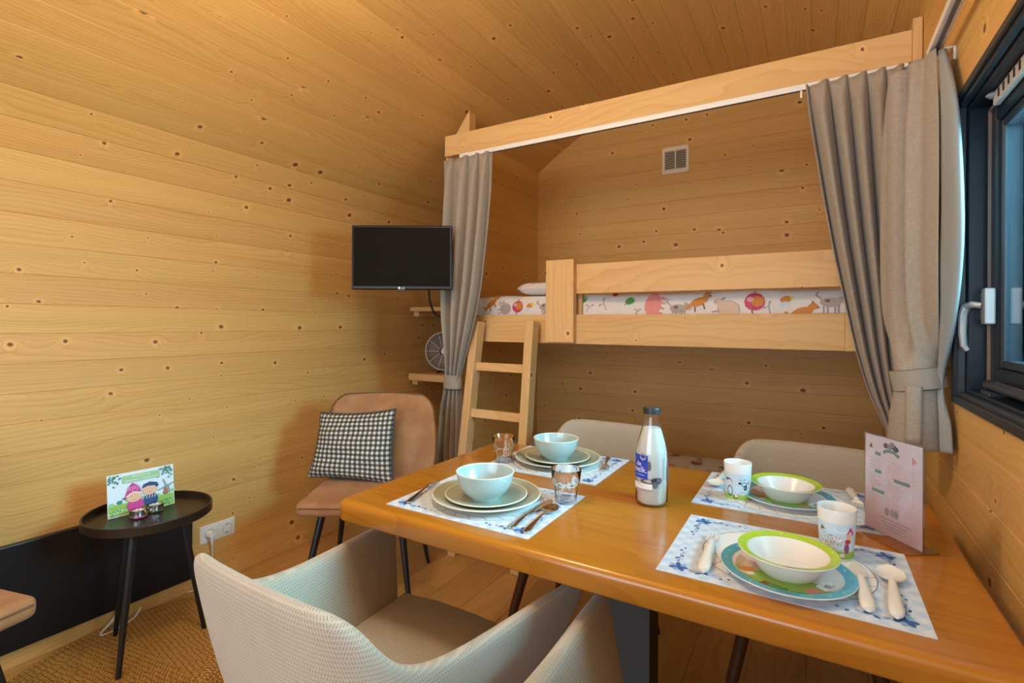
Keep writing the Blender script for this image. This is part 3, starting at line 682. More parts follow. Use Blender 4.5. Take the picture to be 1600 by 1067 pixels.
def critter(p, kind, cx, cy, s, rot=0.):
    def e(x, y, rx, ry, m_, q=0.): p.add(xf(ell(x, y, rx, ry, q, 14), cx, cy, s, rot), K[m_])
    def po(pts, m_): p.add(xf(pts, cx, cy, s, rot), K[m_])
    def ln(pts, wd, m_): p.line(xf(pts, cx, cy, s, rot), wd * s, K[m_])
    if kind == 'pig':
        e(0, 0, .50, .36, 'pink'); e(-.42, -.12, .24, .22, 'pink'); e(-.58, -.16, .09, .11, 'rose')
        for x in (-.28, -.05, .18, .36): po([(x - .05, -.25), (x + .06, -.25), (x + .05, -.52), (x - .04, -.52)], 'pink')
        po([(-.42, .06), (-.28, .08), (-.38, .24)], 'rose'); ln([(.48, .1), (.56, .18), (.52, .24), (.6, .28)], .035, 'rose')
    elif kind == 'fox':
        e(0, 0, .42, .2, 'orange', .2); e(.42, .2, .18, .14, 'orange'); po([(.5, .2), (.7, .12), (.52, .1)], 'brown'); po([(.36, .3), (.42, .46), (.5, .3)], 'brown')
        ln([(-.36, -.08), (-.56, -.2), (-.6, .02)], .13, 'orange'); ln([(-.2, -.1), (-.24, -.42)], .07, 'brown'); ln([(.18, -.02), (.22, -.38)], .07, 'brown')
    elif kind == 'sheep':
        e(.08, -.06, .42, .36, 'grey'); e(.08, -.06, .39, .33, 'cream'); e(-.28, .26, .2, .15, 'cream'); e(-.12, .36, .10, .06, 'grey', .5); ln([(-.2, -.3), (-.46, -.36)], .06, 'taupe'); ln([(-.26, -.1), (-.5, -.14)], .06, 'taupe'); e(-.4, .26, .05, .04, 'taupe')
    elif kind == 'balloon':
        e(0, 0, .42, .38, 'magenta'); e(.12, .04, .26, .24, 'orange', .4); e(-.18, .12, .14, .12, 'rose'); ln([(.0, -.1), (-.1, -.4), (-.06, -.56)], .06, 'brown'); ln([(-.05, .3), (.02, .46)], .05, 'green')
    elif kind == 'cow':
        e(0, 0, .38, .2, 'grey'); e(.40, .1, .16, .13, 'grey'); e(.5, .0, .1, .07, 'rose'); ln([(-.3, .1), (-.52, .32), (-.44, .4)], .05, 'taupe')
        for x in (-.24, -.1, .16, .28): ln([(x, -.12), (x, -.42)], .06, 'taupe')
        e(-.1, .06, .1, .07, 'brown')
    elif kind == 'bee':
        e(0, 0, .26, .15, 'orange', .2); e(.2, .06, .12, .1, 'yellow'); e(-.08, -.22, .2, .1, 'sky', .3); ln([(-.05, .12), (-.05, -.12)], .05, 'brown')
    elif kind == 'leafy':
        e(0, 0, .3, .2, 'green', .3); e(.12, .1, .16, .12, 'sage'); ln([(-.2, -.1), (-.3, -.25)], .04, 'brown')
    elif kind == 'berry':
        e(0, 0, .2, .18, 'red'); e(0, .16, .12, .06, 'green'); e(.22, .05, .06, .05, 'rose')
    elif kind == 'twig':
        ln([(-.2, -.2), (0, .1), (.2, .22)], .04, 'taupe'); ln([(0, .1), (-.18, .2)], .04, 'taupe'); e(.2, .22, .07, .05, 'grey'); e(-.18, .2, .07, .05, 'grey')
def mattress(name, label, x0, x1, y0, y1, z0, z1, seedv, lay):
    t = thing(name, label, 'mattress', ((x0 + x1) / 2, (y0 + y1) / 2, z0)); L, Wd, Hh = x1 - x0, y1 - y0, z1 - z0
    def surf(x, q):
        # q runs up the front face (0..1), then back over the top (1..2), then down
        bul = .006 * math.sin(x * 7.3 + seedv) + .004 * math.sin(x * 17 + 2 * seedv)
        if q <= 1: z = Hh * q; y = -Wd / 2 + .030 * (2 * q - 1) ** 4 - .004 + bul
        else: y = -Wd / 2 + .030 + (q - 1) * (Wd - .06); z = Hh + .010 * math.sin(PI * (q - 1)) + bul
        return Vector((x, y, z))
    m = MB(); qs = [k / 10 for k in range(11)] + [1 + k / 12 for k in range(1, 13)]; nx = 70; rows = []
    for q in qs: rows.append([m.vert(surf(-L / 2 + L * k / nx, q)) for k in range(nx + 1)])
    rows.append([m.vert((-L / 2 + L * k / nx, Wd / 2, Hh * .6)) for k in range(nx + 1)]); rows.append([m.vert((-L / 2 + L * k / nx, Wd / 2, 0)) for k in range(nx + 1)])
    for a_, b_ in zip(rows, rows[1:] + rows[:1]):
        for k in range(nx): m.face((a_[k], a_[k + 1], b_[k + 1], b_[k]))
    m.face([r_[0] for r_ in rows]); m.face([r_[-1] for r_ in rows][::-1]); m.build('fitted_cover', M_BEDW, t, smooth=50)
    def fmap(x, y, h):
        q = y / Hh if y <= Hh else 1 + (y - Hh) / (Wd - .06); q = min(q, 1.98); s0 = surf(x, q); return (s0.x, s0.y - (h + .001) * (1 if q <= 1 else 0), s0.z + (h + .001) * (1 if q > .9 else 0))
    p = Print(fmap)
    for kind, x, y, s, rot in lay: critter(p, kind, x, y, s * .82, rot)
    tag(p.build('animal_print', t), kind='stuff'); return t
lay = []
for x, kd, z, s, rr_ in ((-.855, 'fox', .19, .10, .5), (-.765, 'sheep', .165, .11, 0), (-.675, 'balloon', .170, .105, 0), (-.595, 'bee', .175, .10, 0), (-.28, 'leafy', .2, .08, .4), (-.33, 'berry', .195, .09, 0), (-.245, 'twig', .155, .10, 0), (-.165, 'twig', .175, .12, 1.),
                        (-.04, 'leafy', .19, .10, 0), (.075, 'pig', .17, .135, 1.3), (.195, 'cow', .150, .125, 0), (.285, 'fox', .18, .115, .2), (.405, 'sheep', .150, .14, 0), (.52, 'balloon', .175, .12, 0), (.64, 'bee', .185, .11, 0), (.70, 'fox', .13, .12, .1), (.80, 'cow', .17, .12, 0), (.90, 'berry', .16, .1, 0),
                        (-.12, 'berry', .222, .08, 0), (.0, 'twig', .135, .08, 0), (.33, 'twig', .20, .09, .4), (.58, 'twig', .15, .10, .8), (-.42, 'pig', .17, .12, .3), (-.5, 'cow', .17, .11, .2)):
    lay.append((kd, x, z, s, rr_))
mattress('mattress', 'upper bunk mattress with white animal print cover', -1.795, .315, 2.455, 3.41, 1.166, 1.392, 1.3, lay)
lay2 = []
rr = random.Random(11); kinds = ['pig', 'fox', 'sheep', 'balloon', 'cow', 'bee', 'leafy', 'berry', 'twig']
for k in range(13):
    for j in range(7):
        lay2.append((rr.choice(kinds), -.98 + k * .16 + rr.uniform(-.04, .04), .08 + j * .135 + rr.uniform(-.03, .03), .10, rr.uniform(-1, 1)))
mattress('mattress', 'lower bunk mattress with white animal print cover', -1.795, .315, 2.50, 3.42, .286, .400, 2.2, lay2)
def soft(name, label, loc, sx, sy, sz, rz, prints):
    t = thing(name, label, 'pillow', loc, rz)
    def pt(u, v, side):
        a_, b_ = 2 * u - 1, 2 * v - 1; e = ((1 - abs(a_) ** 7) * (1 - abs(b_) ** 5)) ** .5
        return (a_ * sx * (1 - .06 * (1 - b_ * b_) * abs(a_)), b_ * sy, sz + side * sz * e + .01 * sz * math.sin(9 * u + 5 * v))
    m = MB()
    for side in (-1, 1): m.grid(20, 14, lambda u, v: pt(u, v, side))
    m.build('pillow_case', M_BEDW, t, smooth=180)
    p = Print(lambda x, y, h: tuple(Vector(pt((x / sx + 1) / 2, (y / sy + 1) / 2, 1)) + Vector((0, 0, h + .001))))
    for kd, x, y, s in prints: critter(p, kd, x, y, s)
    tag(p.build('animal_print', t), kind='stuff')
soft('pillow', 'animal print pillow lying on the upper bunk beside the guard post', (-1.29, 2.63, 1.404), .165, .12, .036, R(5), [('fox', -.06, -.07, .08), ('berry', .05, -.06, .08), ('pig', -.02, .03, .1)])
soft('pillow', 'animal print pillow at the right end of the lower bunk', (.09, 3.17, .411), .19, .22, .065, R(0), [('fox', -.06, -.07, .1), ('balloon', .05, .06, .1), ('pig', -.1, .1, .1)])

# ladder
LA = thing('ladder', 'pine bunk ladder leaning on the bunk rail behind the table', 'ladder', (0, 0, 0))
def lerp(a_, b_, t): return a_ + (b_ - a_) * t
def yl(z): return lerp(2.235, 2.345, z / 1.254) - .034
tilt = math.atan2(.11, 1.254); LN = 1.254 / math.cos(tilt)
for xb, xt in ((-1.652, -1.582), (-1.262, -1.246)):
    o = MB().box(-.0235, .0235, -.034, .034, 0, LN, .003).build('stile', M_PZ, LA, loc=(xb, yl(0), 0))
    o.rotation_euler = (-tilt, math.atan2(xt - xb, 1.254), 0)
for z in (.258, .508, .758, 1.008):
    xa = lerp(-1.652, -1.582, z / 1.254) + .022; xb = lerp(-1.262, -1.246, z / 1.254) - .022
    o = MB().box(xa, xb, -.016, .016, -.0225, .0225, .003).build('rung', M_PX, LA, loc=(0, yl(z) + .004, z)); o.rotation_euler = (-tilt, 0, 0)

# ------------------------------------------------------------------ curtains
def interp(keys, z):
    if z >= keys[0][0]: return keys[0][1:]
    for a_, b_ in zip(keys[:-1], keys[1:]):
        if b_[0] <= z <= a_[0]:
            t = (a_[0] - z) / (a_[0] - b_[0]); return tuple(p_ + (q_ - p_) * t for p_, q_ in zip(a_[1:], b_[1:]))
    return keys[-1][1:]
def curtain(name, keys, y0, pleats, top, bot, ns=150, nt=70, ph=0., head=.07):
    m = MB()
    def fn(s, t):
        z = top + (bot - top) * t
        dz = .05; acc = [0] * 4
        for w_, o_ in ((.25, -dz), (.5, 0), (.25, dz)):
            k = interp(keys, min(max(z + o_, bot), top))
            for q in range(4): acc[q] += w_ * k[q]
        xl, xr, amp, yy = acc
        wob = .9 * math.sin(2.1 * s * 3 + ph) + .5 * math.sin(s * 9.3 + 1.7 * ph + t * 1.2)
        a_ = 2 * PI * pleats * s + wob
        hd = max(0, 1 - t * (top - bot) / head)
        prof = math.sin(a_) + .55 * hd * math.sin(3 * a_ + ph) + .32 * math.sin(2 * a_ + .8 + ph) * (1 - hd)
        x = xl + (xr - xl) * (s + .25 / pleats * math.cos(a_ + .6) * (s * (1 - s) * 4) ** .5)
        zz = z + (.006 * math.cos(a_) * hd)
        return (x, y0 + yy + amp * prof * (1 - .35 * hd), zz)
    m.grid(ns, nt, fn); return m
CLT = thing('curtain', 'grey linen curtain tied back at the left of the alcove', 'curtain', (0, 0, 0), group='grey linen curtains')
kl = [(2.140, -1.772, -1.440, .016, 0), (1.94, -1.780, -1.447, .026, 0), (1.738, -1.787, -1.466, .030, 0), (1.43, -1.794, -1.508, .030, 0), (1.259, -1.781, -1.548, .030, 0), (1.121, -1.757, -1.592, .026, 0),
      (1.018, -1.768, -1.640, .020, .025), (.948, -1.782, -1.676, .018, .045), (.886, -1.795, -1.684, .018, .06), (.774, -1.845, -1.688, .022, .08), (.601, -1.866, -1.690, .024, .085), (.49, -1.872, -1.692, .024, .085), (.03, -1.88, -1.70, .026, .085)]
curtain('fabric', kl, 2.235, 4.6, 2.140, .03, ph=.4).build('fabric', M_CURT, CLT, smooth=180, solid=.003)
m = MB(); m.lathe([(1, -.040), (1.04, -.036), (1.05, 0), (1.04, .036), (1, .040), (.95, .03), (.95, -.03)], 32, rad=lambda r_, z, t: r_)
o = m.build('tieback', M_CURT, CLT, smooth=60, loc=(-1.736, 2.289, .915)); o.scale = (.058, .036, 1)
# hook-on header tape
BCU = thing('curtain', 'grey linen alcove curtain swept to the right below the beam', 'curtain', (0, 0, 0), group='grey linen curtains')
kr = [(2.150, -.031, .300, .016, 0), (1.976, -.009, .298, .036, 0), (1.733, .027, .295, .044, 0), (1.518, .062, .295, .044, 0), (1.307, .102, .292, .044, -.005), (1.146, .133, .290, .040, -.01), (.989, .175, .290, .030, -.015), (.88, .222, .292, .018, -.02), (.78, .24, .292, .016, -.02), (.60, .20, .30, .02, -.02), (.25, .17, .305, .03, 0)]
curtain('fabric', kr, 2.225, 5.6, 2.150, .25, ph=2.1).build('fabric', M_CURT, BCU, smooth=180, solid=.003)
# window curtain: plan polylines at several heights
WC = thing('curtain', 'grey linen window curtain with pale lining, tied back near the window', 'curtain', (0, 0, 0), group='grey linen curtains')
def plan(base, cx_, cy_, sc_): return [(cx_ + (x - cx_) * sc_, cy_ + (y - cy_) * sc_) for x, y in base]
PB = [(.300, 2.10), (.215, 2.06), (.185, 2.00), (.215, 1.955), (.192, 1.915), (.205, 1.875), (.245, 1.865), (.232, 1.825), (.222, 1.79), (.252, 1.772), (.262, 1.735), (.278, 1.700)]
PT = [(.300, 2.06), (.235, 2.03), (.200, 1.985), (.225, 1.95), (.195, 1.915), (.215, 1.89), (.262, 1.893), (.238, 1.865), (.245, 1.84), (.268, 1.835), (.272, 1.81), (.285, 1.785)]
tie = [(.255 + .052 * math.cos(q), 1.832 + .052 * math.sin(q)) for q in [R(75 + 285 * k / 11) for k in range(12)]]
flare = plan(tie, .255, 1.832, 1.32)
KH = [(1.999, PT), (1.90, [(a_[0] * .5 + b_[0] * .5, a_[1] * .5 + b_[1] * .5) for a_, b_ in zip(PT, PB)]), (1.75, PB), (1.40, PB), (1.24, [(a_[0] * .75 + b_[0] * .25, a_[1] * .75 + b_[1] * .25) for a_, b_ in zip(PB, tie)]), (1.12, tie), (1.06, tie), (.99, plan(tie, .255, 1.832, 1.18)), (.90, flare)]
NS = 90
rows = [[Vector((q.x, q.y, z)) for q in cr(pl, NS)] for z, pl in KH]
cols = [cr([rows[j][i_] for j in range(len(KH))], 60) for i_ in range(NS)]
m = MB()
def wfn(s, t):
    p_ = cols[min(NS - 1, round(s * (NS - 1)))][min(59, round(t * 59))]; return (min(p_.x, .320), p_.y, p_.z)
m.grid(NS - 1, 59, wfn); m.build('fabric', M_CURT, WC, smooth=180, solid=.003)
KL = [(1.99, [(.290, 1.786), (.300, 1.775), (.312, 1.80), (.316, 1.86)]), (1.80, [(.283, 1.706), (.300, 1.672), (.313, 1.68), (.318, 1.76)]), (1.55, [(.283, 1.702), (.302, 1.640), (.318, 1.645), (.320, 1.74)]), (1.38, [(.283, 1.705), (.304, 1.655), (.318, 1.66), (.320, 1.75)]),
      (1.22, [(.288, 1.74), (.305, 1.715), (.316, 1.73), (.318, 1.79)]), (1.11, [(.292, 1.785), (.303, 1.78), (.310, 1.80), (.312, 1.83)]), (1.05, [(.292, 1.785), (.303, 1.78), (.310, 1.80), (.312, 1.83)]), (.98, [(.292, 1.765), (.306, 1.755), (.316, 1.76), (.318, 1.81)]), (.905, [(.292, 1.752), (.308, 1.742), (.318, 1.745), (.320, 1.81)])]
rows2 = [[Vector((q.x, q.y, z)) for q in cr(pl, 20)] for z, pl in KL]; cols2 = [cr([rows2[j][i_] for j in range(len(KL))], 60) for i_ in range(20)]
MB().grid(19, 59, lambda s, t: cols2[round(s * 19)][round(t * 59)]).build('lining', M_LINING, WC, smooth=180, solid=.002)
m = MB(); m.lathe([(1, -.030), (1.05, -.027), (1.06, 0), (1.05, .027), (1, .030), (.96, .02), (.96, -.02)], 36)
o = m.build('tieback', M_CURT, WC, smooth=60, loc=(.257, 1.832, 1.090)); o.scale = (.060, .060, 1.); o.rotation_euler = (R(-3), R(-10), 0)
MB().grid(6, 10, lambda u, v: (.222 + .035 * u - .004 * v, 1.776 - .008 * math.sin(PI * u) - .018 * v - .01 * u, 1.075 - .155 * v)).build('tie_tail', M_CURT, WC, smooth=180, solid=.004)
MB().tube([(.305 + .013 * math.cos(2 * PI * k / 14), 1.80, 1.118 + .016 * math.sin(2 * PI * k / 14)) for k in range(14)], .0017, 6, closed=True).build('tie_ring', flat('brass_ring', (.25, .15, .06), .35, .9), WC)
hk = MB().tube(cr([(.329, 1.83, 1.125), (.322, 1.82, 1.125), (.317, 1.806, 1.120), (.318, 1.80, 1.128)], 10), .002, 6).build('curtain_hook', M_STEEL)
tag(hk, 'small metal hook on the right wall holding the tieback ring', 'hook')

# ------------------------------------------------------------------ dining table
TB = thing('dining_table', 'long orange brown wooden dining table with rounded edges', 'table', (-.41, 1.334, 0))
bm = bmesh.new(); bmesh.ops.create_cube(bm, size=1.); bmesh.ops.scale(bm, vec=(1.37, .812, .052), verts=bm.verts); bmesh.ops.translate(bm, vec=(0, 0, .744), verts=bm.verts)
bmesh.ops.bevel(bm, geom=[e for e in bm.edges if abs(e.verts[0].co.z - e.verts[1].co.z) > .01], offset=.035, segments=6, profile=.5, affect='EDGES')
bmesh.ops.bevel(bm, geom=[e for e in bm.edges if all(v.co.z > .769 for v in e.verts)], offset=.016, segments=5, profile=.5, affect='EDGES')
bmesh.ops.bevel(bm, geom=[e for e in bm.edges if all(v.co.z < .7185 for v in e.verts)], offset=.007, segments=3, profile=.5, affect='EDGES')
m = MB(); m.add_bm(bm); m.build('tabletop', M_TABLE, TB, smooth=40)
M_LITLEG = flat('lit_black_steel', (.075, .085, .095), .55)
lg = MB().box(-.055, .055, -.034, .05, .012, .69, .002).build('pedestal_column', M_BLACK, TB)
MB().box(-.054, .054, -.0355, -.0335, .02, .688).build('column_lit_face', M_LITLEG, lg)  # thin grey sheet: light on the black column's front, put into the colour
MB().box(-.28, .28, -.24, .24, 0, .012, .003).build('foot_plate', M_BLACK, TB); MB().box(-.30, .30, -.22, .22, .69, .718, .003).build('top_plate', M_BLACK, TB)

# ------------------------------------------------------------------ armchairs
def armchair():
    t = empty('dining_armchair')
    TT = [(0, -.31, .814), (.125, -.307, .814), (.203, -.292, .807), (.245, -.254, .772), (.262, -.190, .700), (.275, -.07, .665), (.297, .10, .657), (.322, .27, .652), (.332, .335, .640)]
    BT = [(0, -.215, .395), (.085, -.213, .395), (.145, -.203, .395), (.178, -.178, .395), (.193, -.14, .395), (.208, -.04, .395), (.216, .10, .395), (.222, .20, .395), (.224, .245, .395)]
    n = 17
    half_t = cr(TT, n); half_b = cr(BT, n)
    def mir(L): return [Vector((-q.x, q.y, q.z)) for q in L[:0:-1]] + L
    T_, B_ = mir(half_t), mir(half_b); N = len(T_); nv = 7; th = .034
    def P_(i, v, inner):
        bl = v + .10 * math.sin(PI * v); q = B_[i].lerp(T_[i], min(1, max(0, bl))); q.z = B_[i].z + (T_[i].z - B_[i].z) * v
        if inner:
            a_ = T_[min(i + 1, N - 1)] - T_[max(i - 1, 0)]; nn = Vector((-a_.y, a_.x, 0)).normalized(); q = q + nn * th
        return q
    m = MB(); arc = [0.]
    for i_ in range(1, N): arc.append(arc[-1] + (T_[i_] - T_[i_ - 1]).length)
    idx = {}
    for inner in (0, 1):
        for j in range(nv + 1):
            for i_ in range(N):
                q = P_(i_, j / nv, inner); idx[inner, i_, j] = m.vert(q, (arc[i_], q.z))
    for i_ in range(N - 1):
        for j in range(nv):
            m.face((idx[0, i_, j], idx[0, i_ + 1, j], idx[0, i_ + 1, j + 1], idx[0, i_, j + 1])); m.face((idx[1, i_ + 1, j], idx[1, i_, j], idx[1, i_, j + 1], idx[1, i_ + 1, j + 1]))
        m.face((idx[0, i_, nv], idx[0, i_ + 1, nv], idx[1, i_ + 1, nv], idx[1, i_, nv])); m.face((idx[0, i_ + 1, 0], idx[0, i_, 0], idx[1, i_, 0], idx[1, i_ + 1, 0]))
    for i_ in (0, N - 1):
        for j in range(nv): m.face((idx[0, i_, j], idx[0, i_, j + 1], idx[1, i_, j + 1], idx[1, i_, j]))
    m.build('back_shell', M_WEAVE, t, smooth=180, sub=2, uv=True)
    # seat cushion
    ol = [Vector((q.x * .97, q.y * .97 + .004)) for q in B_]; ol = [Vector((-.225, .295))] + ol[1:-1] + [Vector((.225, .295)), Vector((.12, .315)), Vector((0, .32)), Vector((-.12, .315))]
    m = MB(); lv = [(.385, .93), (.395, 1.), (.455, 1.01), (.470, .985), (.476, .93)]; nn = len(ol); cen = Vector((0, .04)); rws = []
    for z, s in lv: rws.append([m.vert(((cen + (q - cen) * s).x, (cen + (q - cen) * s).y, z), ((cen + (q - cen) * s).x, (cen + (q - cen) * s).y)) for q in ol])
    for f_ in (.7, .4): rws.append([m.vert(((cen + (q - cen) * f_).x, (cen + (q - cen) * f_).y, .478), ((cen + (q - cen) * f_).x, (cen + (q - cen) * f_).y)) for q in ol])
    for a_, b_ in zip(rws[:-1], rws[1:]):
        for k in range(nn): m.face((a_[k], a_[(k + 1) % nn], b_[(k + 1) % nn], b_[k]))
    m.face(rws[-1]); m.face(rws[0][::-1]); m.build('seat', M_WEAVE, t, smooth=60, uv=True)
    for sx in (-1, 1):
        for sy in (-1, 1):
            MB().tube([(sx * .15, .03 + sy * .15, .392), (sx * .19, .03 + sy * .195, .2), (sx * .225, .03 + sy * .235, 0)], [.020, .017, .010], 14).build('leg', M_LEG, t, smooth=60)
    MB().box(-.15, .15, -.13, .19, .372, .387).build('seat_plate', M_BLACK, t)
    return t
ac = armchair(); tag(ac, 'beige woven armchair in the foreground with its back to us', 'chair', 'beige woven armchairs'); ac.location = (-.792, .80, 0); ac.rotation_euler = (0, 0, R(-2))
dup(ac, 'beige woven armchair cut off by the bottom edge, right of the foreground one', (-.128, .735, 0), R(-6))
dup(ac, 'beige woven armchair behind the table at the bowl setting left of the milk bottle', (-.757, 1.86, 0), R(180))
dup(ac, 'beige woven armchair behind the table facing the child setting by the menu', (-.010, 1.855, 0), R(180))

# ------------------------------------------------------------------ on the table
TZ = .770
def placemat(label, x0, x1, y0, y1):
    t = thing('placemat', label, 'placemat', ((x0 + x1) / 2, (y0 + y1) / 2, TZ), group='delft blue paper placemats'); W_, H_ = (x1 - x0) / 2, (y1 - y0) / 2
    MB().prism(rect(-W_, -H_, W_, H_), .0003, .0012).build('sheet', M_MAT, t)
    p = Print(lambda x, y, h: (x, y, .0012 + h * .4))
    def arc(r_, a0, a1, wd, m_, cx_=0., cy_=0.): p.line([(cx_ + r_ * math.cos(a0 + (a1 - a0) * k / 28), cy_ + r_ * .93 * math.sin(a0 + (a1 - a0) * k / 28)) for k in range(29)], wd, m_)
    p.add(ell(0, 0, .150, .142, n=48), K['white'])
    arc(.152, 0, 2 * PI, .0012, M_INK); arc(.128, PI, 2 * PI, .0010, M_INK)
    for k in range(12):
        a_ = PI + PI * k / 11; p.line([(.128 * math.cos(a_), .119 * math.sin(a_)), (.150 * math.cos(a_ + .1), .140 * math.sin(a_ + .1))], .0012, M_INK)
    for sx in (-1, 1):
        for sy in (-1, 1):
            cx_, cy_ = sx * (W_ - .035), sy * (H_ - .033)
            for k in range(7): a_ = 2 * PI * k / 7; p.add(ell(cx_ + .011 * math.cos(a_), cy_ + .011 * math.sin(a_), .0075, .005, a_, 10), M_DELFT2 if k % 2 else M_DELFT)
            p.add(ell(cx_, cy_, .006, .006, 0, 10), M_DELFT)
            for k in range(6):
                d_ = .024 + .0135 * k; q = .005 * math.sin(k * 1.9)
                p.add(ell(cx_ - sx * d_, cy_ + sy * (.006 + q), .0065 - .0007 * k, .0026, sx * .5 * (-1) ** k, 8), M_DELFT if k % 3 else M_DELFT2); p.add(ell(cx_ + sx * (.006 + q), cy_ - sy * d_, .0026, .0065 - .0007 * k, .4 * (-1) ** k, 8), M_DELFT if k % 3 else M_DELFT2)
            p.line([(cx_ - sx * .02, cy_ + sy * .004), (cx_ - sx * .06, cy_ + sy * .008)], .0011, M_DELFT); p.line([(cx_ + sx * .004, cy_ - sy * .02), (cx_ + sx * .008, cy_ - sy * .06)], .0011, M_DELFT)
    p.build('delft_print', t); return t
placemat('delft print placemat at the near left corner of the table, under a bowl stack', -.953, -.533, .974, 1.300)
placemat('delft print placemat at the far left, under the farther bowl stack', -.940, -.545, 1.400, 1.727)
placemat('delft print placemat at the far right, under the child plate by the menu', -.276, .146, 1.404, 1.729)
placemat('delft print placemat at the near right, under the child plate nearest us', -.258, .163, .983, 1.313)
MT = TZ + .0016
def two_tone(name, label, cat, prof_body, prof_rim, mat, loc, group):
    t = thing(name, label, cat, loc, group=group); MB().lathe(prof_body, 72).build(name.split('_')[-1] + '_body', mat, t, smooth=35); MB().lathe(prof_rim, 72).build('rim', M_RIM, t, smooth=60); return t
def dinner(label, x, y): return two_tone('dinner_plate', label, 'plate', [(0, .001), (.075, .001), (.082, 0), (.088, .003), (.118, .012), (.1425, .0195), (.1425, .0215), (.116, .0150), (.09, .0065), (0, .006)], [(.1405, .0185), (.1440, .0190), (.1447, .0210), (.1435, .0225), (.1405, .0218)], M_PLATE, (x, y, MT), 'sage green dinner plates')
def side(label, x, y): return two_tone('side_plate', label, 'plate', [(0, .001), (.058, .001), (.064, 0), (.070, .002), (.092, .0095), (.1065, .0150), (.1065, .0168), (.090, .0120), (.068, .0055), (0, .005)], [(.1050, .0143), (.1080, .0147), (.1087, .0165), (.1075, .0178), (.1050, .0172)], M_PLATE, (x, y, MT + .0066), 'sage green side plates')
def bowl(label, x, y): return two_tone('breakfast_bowl', label, 'bowl', [(0, .004), (.032, .004), (.034, 0), (.038, 0), (.040, .005), (.058, .020), (.070, .040), (.0755, .066), (.0755, .0685), (.0730, .0685), (.067, .042), (.055, .023), (.037, .009), (0, .008)], [(.0755, .0675), (.0765, .0685), (.0760, .0708), (.0735, .0708), (.0728, .0685)], M_GLAZE, (x, y, MT + .0124), 'pale blue breakfast bowls')
dinner('sage dinner plate at the near left setting, under two dishes', -.747, 1.135); side('sage side plate at the near left setting, under the nearer blue bowl', -.742, 1.126); bowl('pale blue bowl at the near left setting, nearer of the two', -.740, 1.117)
dinner('sage dinner plate at the far left setting, beside the farther tumbler', -.748, 1.573); side('sage side plate at the far left setting, under the farther blue bowl', -.748, 1.573); bowl('pale blue bowl at the far left setting, farther of the two', -.752, 1.570)
def tumbler(label, x, y, rz):
    t = thing('tumbler', label, 'glass', (x, y, TZ), rz, 'clear faceted tumblers')
    def fac(r_, z, q):
        if z > .052 or z < .004: return r_
        k = 9; a_ = (q * k / (2 * PI)) % 1 - .5; d = (math.cos(PI / k) / math.cos(a_ * 2 * PI / k)); w_ = min(1, (.052 - z) / .006); return r_ * (1 + (d - 1 - .012) * w_)
    MB().lathe([(0, 0), (.027, 0), (.0285, .002), (.0292, .006), (.0338, .046), (.0355, .053), (.0372, .060), (.0405, .088), (.0402, .0895), (.0388, .0895), (.0380, .088), (.0335, .055), (.0268, .012), (.0245, .010), (0, .0095)], 90, rad=lambda r_, z, q: fac(r_, z, q) if r_ > .0268 and not (.0095 <= z <= .055 and r_ < .0336 and False) else r_).build('glass_body', M_GLASS, t, smooth=28)
    return t
tumbler('clear tumbler beside the spoon, nearer of the two', -.560, 1.232, .2); tumbler('clear tumbler at the table end, behind the nearer bowl', -.905, 1.478, .5)

# steel cutlery, local +Y towards the working end
def ribbon(m, st, nx=6):
    """st: list of (y, half width, z centre, thickness, dish depth)"""
    tops, bots = [], []
    for y, hw, z, th, dp in st:
        a_, b_ = [], []
        for k in range(nx + 1):
            j = 2 * k / nx - 1; zz = z - dp * (1 - j * j); tk = th * (.35 + .65 * math.sqrt(max(0, 1 - j * j))) / 2
            a_.append(m.vert((j * hw, y, zz + tk))); b_.append(m.vert((j * hw, y, zz - tk)))
        tops.append(a_); bots.append(b_)
    for i_ in range(len(st) - 1):
        for k in range(nx):
            m.face((tops[i_][k], tops[i_][k + 1], tops[i_ + 1][k + 1], tops[i_ + 1][k])); m.face((bots[i_][k + 1], bots[i_][k], bots[i_ + 1][k], bots[i_ + 1][k + 1]))
        m.face((tops[i_][0], tops[i_ + 1][0], bots[i_ + 1][0], bots[i_][0])); m.face((tops[i_ + 1][nx], tops[i_][nx], bots[i_][nx], bots[i_ + 1][nx]))
    for i_, fl in ((0, 0), (len(st) - 1, 1)):
        r_ = tops[i_] + bots[i_][::-1]; m.face(r_ if fl else r_[::-1])
    return m
